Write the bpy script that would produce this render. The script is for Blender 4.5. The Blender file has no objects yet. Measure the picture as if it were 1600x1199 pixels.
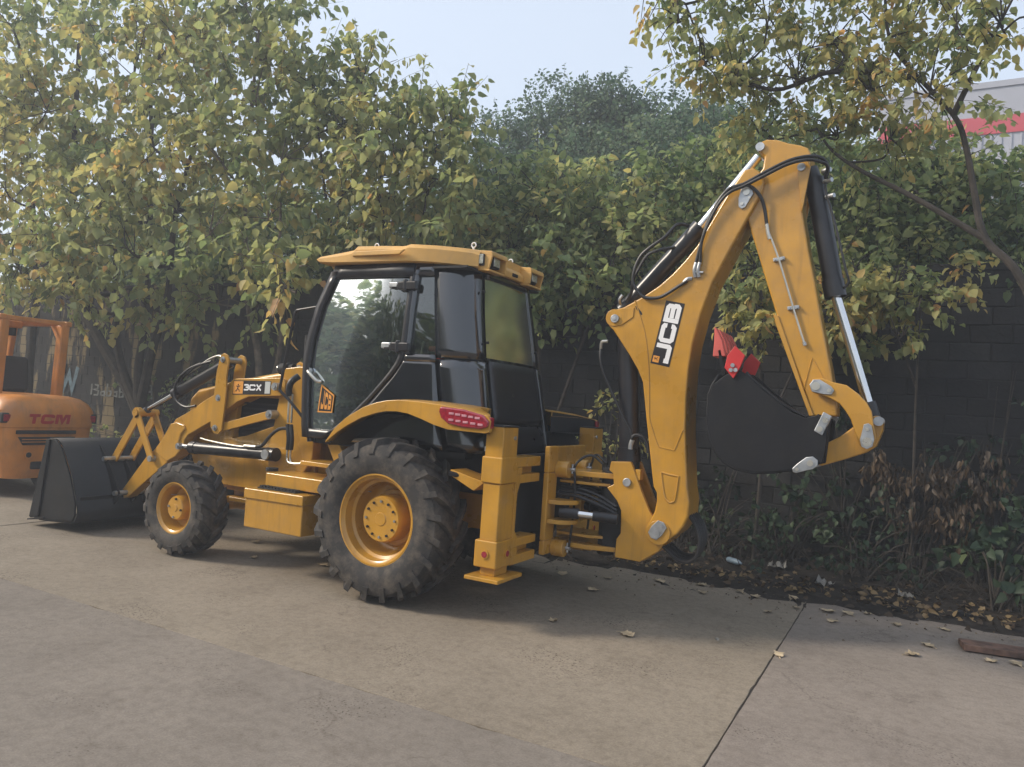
import bpy, bmesh, math, random
import numpy as np
from mathutils import Vector, Matrix
from math import sin, cos, pi, radians, atan2, hypot, sqrt

S = bpy.context.scene
COL = S.collection
RND = random.Random(11)
NR = np.random.default_rng(11)

# ------------------------------------------------------------------ camera
# world frame = machine frame: +x towards the loader bucket, +y towards the viewer's side, z up
CP = Vector((-3.889, 6.064, 1.720))
YAW, PITCH, ROLL = radians(-61.52), radians(1.662), radians(3.921)
d = Vector((cos(YAW) * cos(PITCH), sin(YAW) * cos(PITCH), sin(PITCH)))
r = Vector((sin(YAW), -cos(YAW), 0))
u = r.cross(d)
rr_ = r * cos(ROLL) + u * sin(ROLL)
uu_ = u * cos(ROLL) - r * sin(ROLL)
cam_d = bpy.data.cameras.new('camera')
cam = bpy.data.objects.new('camera', cam_d)
COL.objects.link(cam)
cam.matrix_world = Matrix(((rr_.x, uu_.x, -d.x, CP.x), (rr_.y, uu_.y, -d.y, CP.y), (rr_.z, uu_.z, -d.z, CP.z), (0, 0, 0, 1)))
cam_d.sensor_width = 36
cam_d.lens = 36 * 1161.65 / 1600
cam_d.clip_end = 2000
S.camera = cam

# ------------------------------------------------------------------ sky, sun, exposure
SUN_AZ, SUN_EL = radians(30), radians(34)      # direction towards the sun in the xy plane
W = bpy.data.worlds.new('World')
S.world = W
W.use_nodes = True
nt = W.node_tree
nt.nodes.clear()
sky = nt.nodes.new('ShaderNodeTexSky')
sky.sky_type = 'NISHITA'
sky.sun_disc = False
sky.sun_elevation = SUN_EL
sky.sun_rotation = atan2(cos(SUN_AZ), sin(SUN_AZ))
sky.air_density = 1.2
sky.dust_density = 4.0
sky.ozone_density = 1.0
mixs = nt.nodes.new('ShaderNodeMix'); mixs.data_type = 'RGBA'
mixs.inputs[0].default_value = 0.55           # thin even overcast over the blue
mixs.inputs[7].default_value = (6.9, 7.65, 8.8, 1)
bg = nt.nodes.new('ShaderNodeBackground'); bg.inputs[1].default_value = 0.115
wo = nt.nodes.new('ShaderNodeOutputWorld')
nt.links.new(sky.outputs[0], mixs.inputs[6])
nt.links.new(mixs.outputs[2], bg.inputs[0])
nt.links.new(bg.outputs[0], wo.inputs[0])
sun_d = bpy.data.lights.new('sun', 'SUN')
sun_d.energy = 2.7
sun_d.angle = radians(11)
sun_d.color = (1.0, 0.90, 0.76)
sun = bpy.data.objects.new('sun', sun_d)
COL.objects.link(sun)
sdir = Vector((cos(SUN_AZ) * cos(SUN_EL), sin(SUN_AZ) * cos(SUN_EL), sin(SUN_EL)))
sun.rotation_euler = sdir.to_track_quat('Z', 'Y').to_euler()
sun.location = sdir * 40
S.view_settings.view_transform = 'Standard'
S.view_settings.look = 'None'
S.view_settings.gamma = 1
S.view_settings.use_curve_mapping = False
S.view_settings.exposure = 0.52
S.cycles.max_bounces = 8
S.cycles.diffuse_bounces = 6
S.cycles.transparent_max_bounces = 16
S.cycles.caustics_reflective = False
S.cycles.caustics_refractive = False

# ------------------------------------------------------------------ materials
def newmat(name):
    m = bpy.data.materials.new(name); m.use_nodes = True
    n = m.node_tree; n.nodes.clear()
    o = n.nodes.new('ShaderNodeOutputMaterial')
    return m, n, o

def N(n, t, **k):
    q = n.nodes.new(t)
    for a, b in k.items(): setattr(q, a, b)
    return q

def ramp(n, stops):
    q = N(n, 'ShaderNodeValToRGB')
    e = q.color_ramp.elements
    while len(e) < len(stops): e.new(0.5)
    for i, (p, c) in enumerate(stops):
        e[i].position = p; e[i].color = (c[0], c[1], c[2], 1)
    return q

def mat(name, col, rough=0.5, metal=0.0, spec=0.5, coat=0.0, var=0.12, vscale=3.0, bump=0.0, bscale=60.0, col2=None, dust=0.0, streak=0.0):
    """principled surface; two noises vary tone and gloss, an optional dust tint settles in patches"""
    m, n, o = newmat(name)
    p = N(n, 'ShaderNodeBsdfPrincipled')
    g = N(n, 'ShaderNodeNewGeometry')
    nz = N(n, 'ShaderNodeTexNoise'); nz.inputs['Scale'].default_value = vscale; nz.inputs['Detail'].default_value = 6
    n.links.new(g.outputs['Position'], nz.inputs['Vector'])
    c2 = col2 or tuple(x * (1 - var * 1.6) for x in col)
    c1 = tuple(min(1, x * (1 + var)) for x in col)
    rp = ramp(n, [(0.3, c2), (0.7, c1)])
    n.links.new(nz.outputs[0], rp.inputs[0])
    last = rp.outputs[0]
    if dust > 0:
        nz2 = N(n, 'ShaderNodeTexNoise'); nz2.inputs['Scale'].default_value = 7; nz2.inputs['Detail'].default_value = 9; nz2.inputs['Roughness'].default_value = .7
        n.links.new(g.outputs['Position'], nz2.inputs['Vector'])
        r2 = ramp(n, [(0.45, (0, 0, 0)), (0.75, (dust, dust, dust))])
        n.links.new(nz2.outputs[0], r2.inputs[0])
        mx = N(n, 'ShaderNodeMix', data_type='RGBA')
        n.links.new(r2.outputs[0], mx.inputs[0]); n.links.new(last, mx.inputs[6])
        mx.inputs[7].default_value = (0.21, 0.17, 0.13, 1)
        last = mx.outputs[2]
    if streak > 0:      # thin run-down grime
        mp = N(n, 'ShaderNodeMapping'); mp.inputs['Scale'].default_value = (13, 13, 1.1)
        n8 = N(n, 'ShaderNodeTexNoise'); n8.inputs['Scale'].default_value = 1.0; n8.inputs['Detail'].default_value = 8; n8.inputs['Roughness'].default_value = .65
        n.links.new(g.outputs['Position'], mp.inputs[0]); n.links.new(mp.outputs[0], n8.inputs['Vector'])
        r8 = ramp(n, [(.52, (0, 0, 0)), (.74, (streak, streak, streak))]); n.links.new(n8.outputs[0], r8.inputs[0])
        m8 = N(n, 'ShaderNodeMix', data_type='RGBA'); m8.inputs[7].default_value = (.14, .085, .035, 1)
        n.links.new(r8.outputs[0], m8.inputs[0]); n.links.new(last, m8.inputs[6]); last = m8.outputs[2]
    n.links.new(last, p.inputs['Base Color'])
    mr = N(n, 'ShaderNodeMapRange'); mr.inputs[3].default_value = max(0.03, rough - .12); mr.inputs[4].default_value = min(1, rough + .12)
    n.links.new(nz.outputs[0], mr.inputs[0]); n.links.new(mr.outputs[0], p.inputs['Roughness'])
    p.inputs['Metallic'].default_value = metal
    p.inputs['Specular IOR Level'].default_value = spec
    p.inputs['Coat Weight'].default_value = coat
    p.inputs['Coat Roughness'].default_value = 0.12
    if bump > 0:
        b = N(n, 'ShaderNodeBump'); b.inputs['Strength'].default_value = bump; b.inputs['Distance'].default_value = 0.01
        nb = N(n, 'ShaderNodeTexNoise'); nb.inputs['Scale'].default_value = bscale; nb.inputs['Detail'].default_value = 5
        n.links.new(g.outputs['Position'], nb.inputs['Vector'])
        n.links.new(nb.outputs[0], b.inputs['Height']); n.links.new(b.outputs[0], p.inputs['Normal'])
    n.links.new(p.outputs[0], o.inputs[0])
    return m

M = {}
M['yellow'] = mat('yellow_paint', (0.505, 0.257, 0.027), 0.30, spec=.5, coat=.35, var=.12, bump=.03, bscale=18, dust=.20, streak=.34)
M['roof_yellow'] = mat('dusty_skylit_roof_paint', (0.60, 0.34, 0.085), 0.5, coat=.1, var=.08, dust=.3)  # paler copy of the yellow: roof dust plus sky light painted into the colour
M['orange'] = mat('orange_paint', (0.58, 0.22, 0.045), 0.42, coat=.1, var=.14, dust=.30, streak=.4)
M['black'] = mat('black_paint', (0.012, 0.012, 0.016), 0.32, spec=.5, var=.2, dust=.05)
M['gloss'] = mat('gloss_black_panel', (0.005, 0.006, 0.010), 0.15, spec=.7, coat=1.0, var=.1)
M['bucket'] = mat('bucket_black', (0.006, 0.0065, 0.009), 0.55, spec=.3, var=.25, bump=.05, bscale=30, dust=.04)
M['matt'] = mat('matt_black', (0.010, 0.010, 0.011), 0.75, var=.2)
M['hose'] = mat('hose_rubber', (0.012, 0.012, 0.014), 0.45, var=.1)
M['rubber'] = mat('tyre_rubber', (0.026, 0.024, 0.024), 0.78, var=.25, vscale=8, bump=.12, bscale=90, dust=.55)
M['chrome'] = mat('chrome_rod', (0.72, 0.72, 0.72), 0.16, metal=1, var=.04)
M['zinc'] = mat('zinc_plate', (0.46, 0.48, 0.50), 0.42, metal=.85, var=.15, vscale=14)
M['pipe'] = mat('zinc_pipe', (0.60, 0.58, 0.52), 0.3, metal=.8, var=.1)
M['white'] = mat('white_print', (0.78, 0.78, 0.78), 0.45, var=.02)
M['grey'] = mat('pale_grey_print', (0.52, 0.54, 0.52), 0.45, var=.02)
M['print'] = mat('black_print', (0.014, 0.012, 0.014), 0.4, var=.02)
M['print_orange'] = mat('orange_print', (0.70, 0.30, 0.05), 0.45, var=.02)
M['red'] = mat('red_paint', (0.55, 0.03, 0.03), 0.4, var=.1)
M['palered'] = mat('faded_red_paint', (0.55, 0.10, 0.08), 0.55, var=.15)
M['redprint'] = mat('faded_red_print', (0.40, 0.022, 0.02), 0.5, var=.12, vscale=12)
M['lamp'] = mat('lamp_glass', (0.62, 0.62, 0.56), 0.12, metal=.6, var=.2, vscale=60)
M['lamp_red'] = mat('red_lens', (0.30, 0.012, 0.028), 0.12, spec=.7, coat=.6, var=.25, vscale=40)
M['lamp_clear'] = mat('clear_lens', (0.55, 0.26, 0.30), 0.12, spec=.7, coat=.5, var=.1, vscale=40)
M['seat'] = mat('seat_vinyl', (0.02, 0.02, 0.022), 0.6)
M['bark'] = mat('bark', (0.042, 0.034, 0.027), 0.9, var=.4, vscale=9, bump=.5, bscale=35)
M['bark_pale'] = mat('pale_bark', (0.15, 0.12, 0.09), 0.9, var=.35, vscale=9, bump=.5, bscale=35)
M['plank'] = mat('old_plank', (0.15, 0.085, 0.060), 0.8, var=.4, vscale=12, bump=.3)
M['drypaper'] = mat('litter_paper', (0.22, 0.21, 0.19), 0.7, var=.1)
M['bottle'] = mat('bottle_plastic', (0.20, 0.27, 0.34), 0.45, var=.1)
M['oldbark_leaf'] = mat('dead_leaf', (0.46, 0.36, 0.23), 0.75, var=.45, vscale=6)

def glass_mat(name, tint, fmin, gr=.02):
    m, n, o = newmat(name)
    tr = N(n, 'ShaderNodeBsdfTransparent'); tr.inputs[0].default_value = (*tint, 1)
    gl = N(n, 'ShaderNodeBsdfGlossy'); gl.inputs['Roughness'].default_value = gr; gl.inputs[0].default_value = (.95, 1, 1, 1)
    lw = N(n, 'ShaderNodeFresnel'); lw.inputs[0].default_value = 1.5
    mr = N(n, 'ShaderNodeMapRange'); mr.inputs[3].default_value = fmin; mr.inputs[4].default_value = 1
    mx = N(n, 'ShaderNodeMixShader')
    n.links.new(lw.outputs[0], mr.inputs[0]); n.links.new(mr.outputs[0], mx.inputs[0])
    n.links.new(tr.outputs[0], mx.inputs[1]); n.links.new(gl.outputs[0], mx.inputs[2])
    n.links.new(mx.outputs[0], o.inputs[0])
    return m
M['glass'] = glass_mat('tinted_glass', (0.25, 0.31, 0.27), 0.07)
M['glass_dark'] = glass_mat('dark_tinted_glass', (0.05, 0.06, 0.06), 0.02, .16)

def leaf_mat(name, stops, trans=.35):
    m, n, o = newmat(name)
    at = N(n, 'ShaderNodeAttribute'); at.attribute_name = 'tint'
    rp = ramp(n, stops)
    n.links.new(at.outputs['Fac'], rp.inputs[0])
    p = N(n, 'ShaderNodeBsdfPrincipled'); p.inputs['Roughness'].default_value = .55; p.inputs['Specular IOR Level'].default_value = .3
    t = N(n, 'ShaderNodeBsdfTranslucent')
    hs = N(n, 'ShaderNodeHueSaturation'); hs.inputs['Value'].default_value = 1.25; hs.inputs['Saturation'].default_value = 1.1
    n.links.new(rp.outputs[0], p.inputs['Base Color']); n.links.new(rp.outputs[0], hs.inputs['Color']); n.links.new(hs.outputs[0], t.inputs[0])
    mx = N(n, 'ShaderNodeMixShader'); mx.inputs[0].default_value = trans
    n.links.new(p.outputs[0], mx.inputs[1]); n.links.new(t.outputs[0], mx.inputs[2])
    n.links.new(mx.outputs[0], o.inputs[0])
    return m
M['leaf'] = leaf_mat('broad_leaf', [(0, (.085, .135, .060)), (.30, (.205, .260, .115)), (.60, (.36, .37, .165)), (.82, (.53, .44, .17)), (1, (.54, .32, .14))], .55)
M['leaf_dark'] = leaf_mat('evergreen_leaf', [(0, (.040, .080, .050)), (.5, (.125, .185, .115)), (1, (.24, .28, .14))], .4)
M['leaf_weed'] = leaf_mat('weed_leaf', [(0, (.020, .040, .024)), (.5, (.055, .085, .040)), (1, (.13, .15, .06))], .25)
M['leaf_dry'] = leaf_mat('dry_leaf', [(0, (.05, .036, .025)), (.5, (.12, .080, .046)), (1, (.28, .20, .10))], .2)

def concrete_mat(name, c1, c2, ridge=True):
    m, n, o = newmat(name)
    g = N(n, 'ShaderNodeNewGeometry')
    p = N(n, 'ShaderNodeBsdfPrincipled'); p.inputs['Roughness'].default_value = .82; p.inputs['Specular IOR Level'].default_value = .3
    n1 = N(n, 'ShaderNodeTexNoise'); n1.inputs['Scale'].default_value = .55; n1.inputs['Detail'].default_value = 7; n1.inputs['Roughness'].default_value = .62
    n2 = N(n, 'ShaderNodeTexNoise'); n2.inputs['Scale'].default_value = 16; n2.inputs['Detail'].default_value = 9; n2.inputs['Roughness'].default_value = .7
    n3 = N(n, 'ShaderNodeTexNoise'); n3.inputs['Scale'].default_value = 55; n3.inputs['Detail'].default_value = 4
    n4 = N(n, 'ShaderNodeTexNoise'); n4.inputs['Scale'].default_value = 1.3; n4.inputs['Detail'].default_value = 3
    for q in (n1, n2, n3, n4): n.links.new(g.outputs['Position'], q.inputs['Vector'])
    r1 = ramp(n, [(.33, c2), (.68, c1)])
    n.links.new(n1.outputs[0], r1.inputs[0])
    mx = N(n, 'ShaderNodeMix', data_type='RGBA', blend_type='MULTIPLY'); mx.inputs[0].default_value = .75
    r2 = ramp(n, [(.25, (.62, .60, .57)), (.55, (1.0, 1.0, 1.0)), (.8, (1.12, 1.10, 1.06))])
    n.links.new(n2.outputs[0], r2.inputs[0]); n.links.new(r1.outputs[0], mx.inputs[6]); n.links.new(r2.outputs[0], mx.inputs[7])
    # dark specks of oil and tyre dirt, gathered in patches
    sp = ramp(n, [(.58, (1, 1, 1)), (.64, (.36, .33, .30))]); n.links.new(n3.outputs[0], sp.inputs[0])
    pk = ramp(n, [(.52, (0, 0, 0)), (.66, (1, 1, 1))]); n.links.new(n4.outputs[0], pk.inputs[0])
    mx2 = N(n, 'ShaderNodeMix', data_type='RGBA', blend_type='MULTIPLY')
    n.links.new(pk.outputs[0], mx2.inputs[0]); n.links.new(mx.outputs[2], mx2.inputs[6]); n.links.new(sp.outputs[0], mx2.inputs[7])
    vo = N(n, 'ShaderNodeTexVoronoi'); vo.feature = 'DISTANCE_TO_EDGE'; vo.inputs['Scale'].default_value = .42
    wp = N(n, 'ShaderNodeVectorMath', operation='MULTIPLY_ADD'); wp.inputs[1].default_value = (.55, .55, .55)
    n5 = N(n, 'ShaderNodeTexNoise'); n5.inputs['Scale'].default_value = 2.2; n5.inputs['Detail'].default_value = 8
    n.links.new(g.outputs['Position'], n5.inputs['Vector']); n.links.new(n5.outputs['Color'], wp.inputs[0]); n.links.new(g.outputs['Position'], wp.inputs[2]); n.links.new(wp.outputs[0], vo.inputs['Vector'])
    cr = ramp(n, [(.0, (.45, .42, .40)), (.006, (1, 1, 1))]); n.links.new(vo.outputs[0], cr.inputs[0])
    cm = ramp(n, [(.50, (0, 0, 0)), (.58, (.45, .45, .45))]); n.links.new(n4.outputs[0], cm.inputs[0])
    mx3 = N(n, 'ShaderNodeMix', data_type='RGBA', blend_type='MULTIPLY')
    n.links.new(cm.outputs[0], mx3.inputs[0]); n.links.new(mx2.outputs[2], mx3.inputs[6]); n.links.new(cr.outputs[0], mx3.inputs[7])
    # broad worn and stained areas
    n6 = N(n, 'ShaderNodeTexNoise'); n6.inputs['Scale'].default_value = 2.4; n6.inputs['Detail'].default_value = 10; n6.inputs['Roughness'].default_value = .75
    n.links.new(g.outputs['Position'], n6.inputs['Vector'])
    st = ramp(n, [(.36, (.70, .68, .66)), (.50, (1, 1, 1)), (.66, (1.14, 1.13, 1.11))]); n.links.new(n6.outputs[0], st.inputs[0])
    mx4 = N(n, 'ShaderNodeMix', data_type='RGBA', blend_type='MULTIPLY'); mx4.inputs[0].default_value = .4
    n.links.new(mx3.outputs[2], mx4.inputs[6]); n.links.new(st.outputs[0], mx4.inputs[7])
    n7 = N(n, 'ShaderNodeTexNoise'); n7.inputs['Scale'].default_value = 85; n7.inputs['Detail'].default_value = 4; n7.inputs['Roughness'].default_value = .7
    n.links.new(g.outputs['Position'], n7.inputs['Vector'])
    gr = ramp(n, [(.36, (.80, .79, .78)), (.62, (1.10, 1.10, 1.10))]); n.links.new(n7.outputs[0], gr.inputs[0])
    mx5 = N(n, 'ShaderNodeMix', data_type='RGBA', blend_type='MULTIPLY'); mx5.inputs[0].default_value = .8
    n.links.new(mx4.outputs[2], mx5.inputs[6]); n.links.new(gr.outputs[0], mx5.inputs[7])
    n.links.new(mx5.outputs[2], p.inputs['Base Color'])
    # broom-finish ridges fade in and out
    wv = N(n, 'ShaderNodeTexWave'); wv.wave_type = 'BANDS'; wv.bands_direction = 'X'; wv.inputs['Scale'].default_value = 9.5; wv.inputs['Distortion'].default_value = 4.0; wv.inputs['Detail'].default_value = 2
    n.links.new(g.outputs['Position'], wv.inputs['Vector'])
    mul = N(n, 'ShaderNodeMath', operation='MULTIPLY')
    pk2 = ramp(n, [(.42, (0, 0, 0)), (.62, (1, 1, 1))]); n.links.new(n1.outputs[0], pk2.inputs[0])
    n.links.new(wv.outputs['Fac'], mul.inputs[0]); n.links.new(pk2.outputs[0], mul.inputs[1])
    ad = N(n, 'ShaderNodeMath', operation='MULTIPLY_ADD'); ad.inputs[1].default_value = .2 if ridge else 0
    n.links.new(mul.outputs[0], ad.inputs[0]); n.links.new(n2.outputs[0], ad.inputs[2])
    b = N(n, 'ShaderNodeBump'); b.inputs['Strength'].default_value = .30; b.inputs['Distance'].default_value = .006
    n.links.new(ad.outputs[0], b.inputs['Height']); n.links.new(b.outputs[0], p.inputs['Normal'])
    n.links.new(p.outputs[0], o.inputs[0])
    return m
M['slab_warm'] = concrete_mat('concrete_warm', (.285, .242, .188), (.222, .187, .145))
M['slab_grey'] = concrete_mat('concrete_grey', (.245, .213, .180), (.195, .169, .143))
M['slab_mauve'] = concrete_mat('concrete_mauve', (.268, .230, .197), (.212, .181, .155))
M['joint'] = mat('joint_filler', (.10, .085, .07), .95)

def soil_mat():
    m, n, o = newmat('dark_soil')
    g = N(n, 'ShaderNodeNewGeometry')
    p = N(n, 'ShaderNodeBsdfPrincipled'); p.inputs['Roughness'].default_value = .95; p.inputs['Specular IOR Level'].default_value = .15
    a = N(n, 'ShaderNodeTexNoise'); a.inputs['Scale'].default_value = 6; a.inputs['Detail'].default_value = 10; a.inputs['Roughness'].default_value = .7
    n.links.new(g.outputs['Position'], a.inputs['Vector'])
    rp = ramp(n, [(.3, (.014, .012, .011)), (.55, (.034, .029, .025)), (.75, (.07, .058, .046))])
    n.links.new(a.outputs[0], rp.inputs[0]); n.links.new(rp.outputs[0], p.inputs['Base Color'])
    b = N(n, 'ShaderNodeBump'); b.inputs['Strength'].default_value = .9; b.inputs['Distance'].default_value = .04
    n.links.new(a.outputs[0], b.inputs['Height']); n.links.new(b.outputs[0], p.inputs['Normal'])
    n.links.new(p.outputs[0], o.inputs[0])
    return m
M['soil'] = soil_mat()

def block_mat():
    """weathered grey blocks; flaking ochre plaster and pale streaks on the stretch beyond x = 4"""
    m, n, o = newmat('wall_block')
    g = N(n, 'ShaderNodeNewGeometry')
    p = N(n, 'ShaderNodeBsdfPrincipled'); p.inputs['Roughness'].default_value = .92; p.inputs['Specular IOR Level'].default_value = .2
    a = N(n, 'ShaderNodeTexNoise'); a.inputs['Scale'].default_value = 1.6; a.inputs['Detail'].default_value = 8; a.inputs['Roughness'].default_value = .65
    mp = N(n, 'ShaderNodeMapping'); mp.inputs['Scale'].default_value = (2.2, 1, .55)
    c = N(n, 'ShaderNodeTexNoise'); c.inputs['Scale'].default_value = 1.1; c.inputs['Detail'].default_value = 7; c.inputs['Roughness'].default_value = .6
    n.links.new(g.outputs['Position'], a.inputs['Vector']); n.links.new(g.outputs['Position'], mp.inputs[0]); n.links.new(mp.outputs[0], c.inputs['Vector'])
    oi = N(n, 'ShaderNodeObjectInfo')
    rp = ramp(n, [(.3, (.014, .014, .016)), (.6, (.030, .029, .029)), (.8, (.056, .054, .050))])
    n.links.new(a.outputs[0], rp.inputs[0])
    sx = N(n, 'ShaderNodeSeparateXYZ'); n.links.new(g.outputs['Position'], sx.inputs[0])
    mr = N(n, 'ShaderNodeMapRange'); mr.inputs[1].default_value = 3.0; mr.inputs[2].default_value = 7.0; mr.inputs[3].default_value = -.22; mr.inputs[4].default_value = -.02
    n.links.new(sx.outputs[0], mr.inputs[0])
    ad = N(n, 'ShaderNodeMath', operation='ADD'); n.links.new(c.outputs[0], ad.inputs[0]); n.links.new(mr.outputs[0], ad.inputs[1])
    pk = ramp(n, [(.52, (0, 0, 0)), (.57, (1, 1, 1))]); n.links.new(ad.outputs[0], pk.inputs[0])
    mx = N(n, 'ShaderNodeMix', data_type='RGBA'); mx.inputs[7].default_value = (.19, .148, .085, 1)
    n.links.new(pk.outputs[0], mx.inputs[0]); n.links.new(rp.outputs[0], mx.inputs[6])
    mv = N(n, 'ShaderNodeMapRange'); mv.inputs[3].default_value = .75; mv.inputs[4].default_value = 1.25
    n.links.new(oi.outputs['Random'], mv.inputs[0])
    mm = N(n, 'ShaderNodeVectorMath', operation='SCALE'); n.links.new(mx.outputs[2], mm.inputs[0]); n.links.new(mv.outputs[0], mm.inputs['Scale'])
    n.links.new(mm.outputs[0], p.inputs['Base Color'])
    b = N(n, 'ShaderNodeBump'); b.inputs['Strength'].default_value = .6; b.inputs['Distance'].default_value = .015
    a2 = N(n, 'ShaderNodeTexNoise'); a2.inputs['Scale'].default_value = 30; a2.inputs['Detail'].default_value = 5
    n.links.new(g.outputs['Position'], a2.inputs['Vector'])
    n.links.new(a2.outputs[0], b.inputs['Height']); n.links.new(b.outputs[0], p.inputs['Normal'])
    n.links.new(p.outputs[0], o.inputs[0])
    return m
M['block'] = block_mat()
M['mortar'] = mat('mortar', (.024, .023, .022), .95, var=.3)
M['paint_white'] = mat('old_white_paint', (.17, .18, .17), .8, var=.35, vscale=9)
M['paint_blue'] = mat('old_blue_paint', (.09, .15, .19), .8, var=.35, vscale=9)
M['cladding'] = mat('grey_cladding', (.36, .37, .42), .6, var=.06, vscale=.6)
M['stripe'] = mat('red_cladding', (.48, .05, .07), .6, var=.08, vscale=.6)

# ------------------------------------------------------------------ mesh helpers
class G:
    def __init__(s): s.v = []; s.f = []
    def add(s, vs, fs):
        b = len(s.v); s.v += [tuple(q) for q in vs]; s.f += [tuple(i + b for i in f) for f in fs]; return s
    def box(s, c, size, rot=None):
        x, y, z = (q / 2 for q in size)
        P = [Vector(q) for q in ((-x, -y, -z), (x, -y, -z), (x, y, -z), (-x, y, -z), (-x, -y, z), (x, -y, z), (x, y, z), (-x, y, z))]
        if rot is not None: P = [rot @ q for q in P]
        c = Vector(c)
        return s.add([q + c for q in P], [(0, 3, 2, 1), (4, 5, 6, 7), (0, 1, 5, 4), (1, 2, 6, 5), (2, 3, 7, 6), (3, 0, 4, 7)])
    def bb(s, x0, x1, y0, y1, z0, z1):
        return s.box(((x0 + x1) / 2, (y0 + y1) / 2, (z0 + z1) / 2), (abs(x1 - x0), abs(y1 - y0), abs(z1 - z0)))
    def prism(s, poly, y0, y1, axis='y'):
        def P(a, b, t): return (a, t, b) if axis == 'y' else ((t, a, b) if axis == 'x' else (a, b, t))
        n = len(poly)
        return s.add([P(a, b, y0) for a, b in poly] + [P(a, b, y1) for a, b in poly],
                     [tuple(range(n))[::-1], tuple(range(n, 2 * n))] + [(i, (i + 1) % n, n + (i + 1) % n, n + i) for i in range(n)])
    def cyl(s, p0, p1, r0, r1=None, n=20):
        r1 = r0 if r1 is None else r1
        p0, p1 = Vector(p0), Vector(p1); a = (p1 - p0).normalized()
        e = a.orthogonal().normalized(); h = a.cross(e)
        V = []
        for p, q in ((p0, r0), (p1, r1)):
            V += [p + (e * cos(2 * pi * i / n) + h * sin(2 * pi * i / n)) * q for i in range(n)]
        return s.add(V, [tuple(range(n))[::-1], tuple(range(n, 2 * n))] + [(i, (i + 1) % n, n + (i + 1) % n, n + i) for i in range(n)])
    def tube(s, pts, rad, n=8, sub=5, cap=True):
        P = [Vector(p) for p in pts]
        if sub > 1 and len(P) > 2:
            Q = []
            for i in range(len(P) - 1):
                a, b, c, e = P[max(i - 1, 0)], P[i], P[i + 1], P[min(i + 2, len(P) - 1)]
                for k in range(sub):
                    t = k / sub
                    Q.append(0.5 * ((2 * b) + (c - a) * t + (2 * a - 5 * b + 4 * c - e) * t * t + (3 * b - a - 3 * c + e) * t ** 3))
            Q.append(P[-1]); P = Q
        m = len(P); V = []; e = None
        for i, p in enumerate(P):
            t = (P[min(i + 1, m - 1)] - P[max(i - 1, 0)]).normalized()
            if e is None: e = t.orthogonal().normalized()
            e = (e - t * e.dot(t)).normalized(); h = t.cross(e)
            q = rad(i / (m - 1)) if callable(rad) else rad
            V += [p + (e * cos(2 * pi * k / n) + h * sin(2 * pi * k / n)) * q for k in range(n)]
        F = [(i * n + k, i * n + (k + 1) % n, (i + 1) * n + (k + 1) % n, (i + 1) * n + k) for i in range(m - 1) for k in range(n)]
        if cap: F += [tuple(range(n))[::-1], tuple(range((m - 1) * n, m * n))]
        return s.add(V, F)
    def lathe(s, prof, c=(0, 0, 0), n=48, closed=False):
        """profile of (radius, y) turned about the y axis through c"""
        m = len(prof); V = []
        for k in range(n):
            t = 2 * pi * k / n
            V += [(c[0] + q * cos(t), c[1] + y, c[2] + q * sin(t)) for q, y in prof]
        F = []
        for k in range(n):
            k2 = (k + 1) % n
            for i in range(m if closed else m - 1):
                j = (i + 1) % m
                F.append((k * m + i, k * m + j, k2 * m + j, k2 * m + i))
        return s.add(V, F)
    def build(s, name, m, parent=None, bevel=0, seg=2, smooth=True, angle=38, solid=0, recalc=True):
        me = bpy.data.meshes.new(name)
        me.from_pydata(s.v, [], s.f)
        if recalc:
            bm = bmesh.new(); bm.from_mesh(me); bmesh.ops.recalc_face_normals(bm, faces=bm.faces); bm.to_mesh(me); bm.free()
        me.materials.append(M[m] if isinstance(m, str) else m)
        o = bpy.data.objects.new(name, me); COL.objects.link(o)
        if smooth:
            me.polygons.foreach_set('use_smooth', [True] * len(me.polygons))
            if not bevel: me.set_sharp_from_angle(angle=radians(angle))
        if solid:
            q = o.modifiers.new('thick', 'SOLIDIFY'); q.thickness = solid; q.offset = -1
        if bevel:
            q = o.modifiers.new('bevel', 'BEVEL'); q.width = bevel; q.segments = seg; q.limit_method = 'ANGLE'; q.angle_limit = radians(40); q.harden_normals = True
        if parent is not None: link(o, parent)
        return o

def wloc(p):
    v = Vector((0, 0, 0))
    while p is not None: v += p.location + p.matrix_parent_inverse.translation; p = p.parent
    return v
def link(o, parent, keep=True):
    o.parent = parent
    if keep: o.matrix_parent_inverse = Matrix.Translation(-wloc(parent))
    return o
def tag(o, label=None, cat=None, group=None, kind=None):
    if label: o['label'] = label
    if cat: o['category'] = cat
    if group: o['group'] = group
    if kind: o['kind'] = kind
    return o
def thing(name, label, cat, loc=(0, 0, 0), group=None):
    o = bpy.data.objects.new(name, None); COL.objects.link(o); o.location = loc; o.empty_display_size = .3
    return tag(o, label, cat, group)
def mir(poly): return poly

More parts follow.
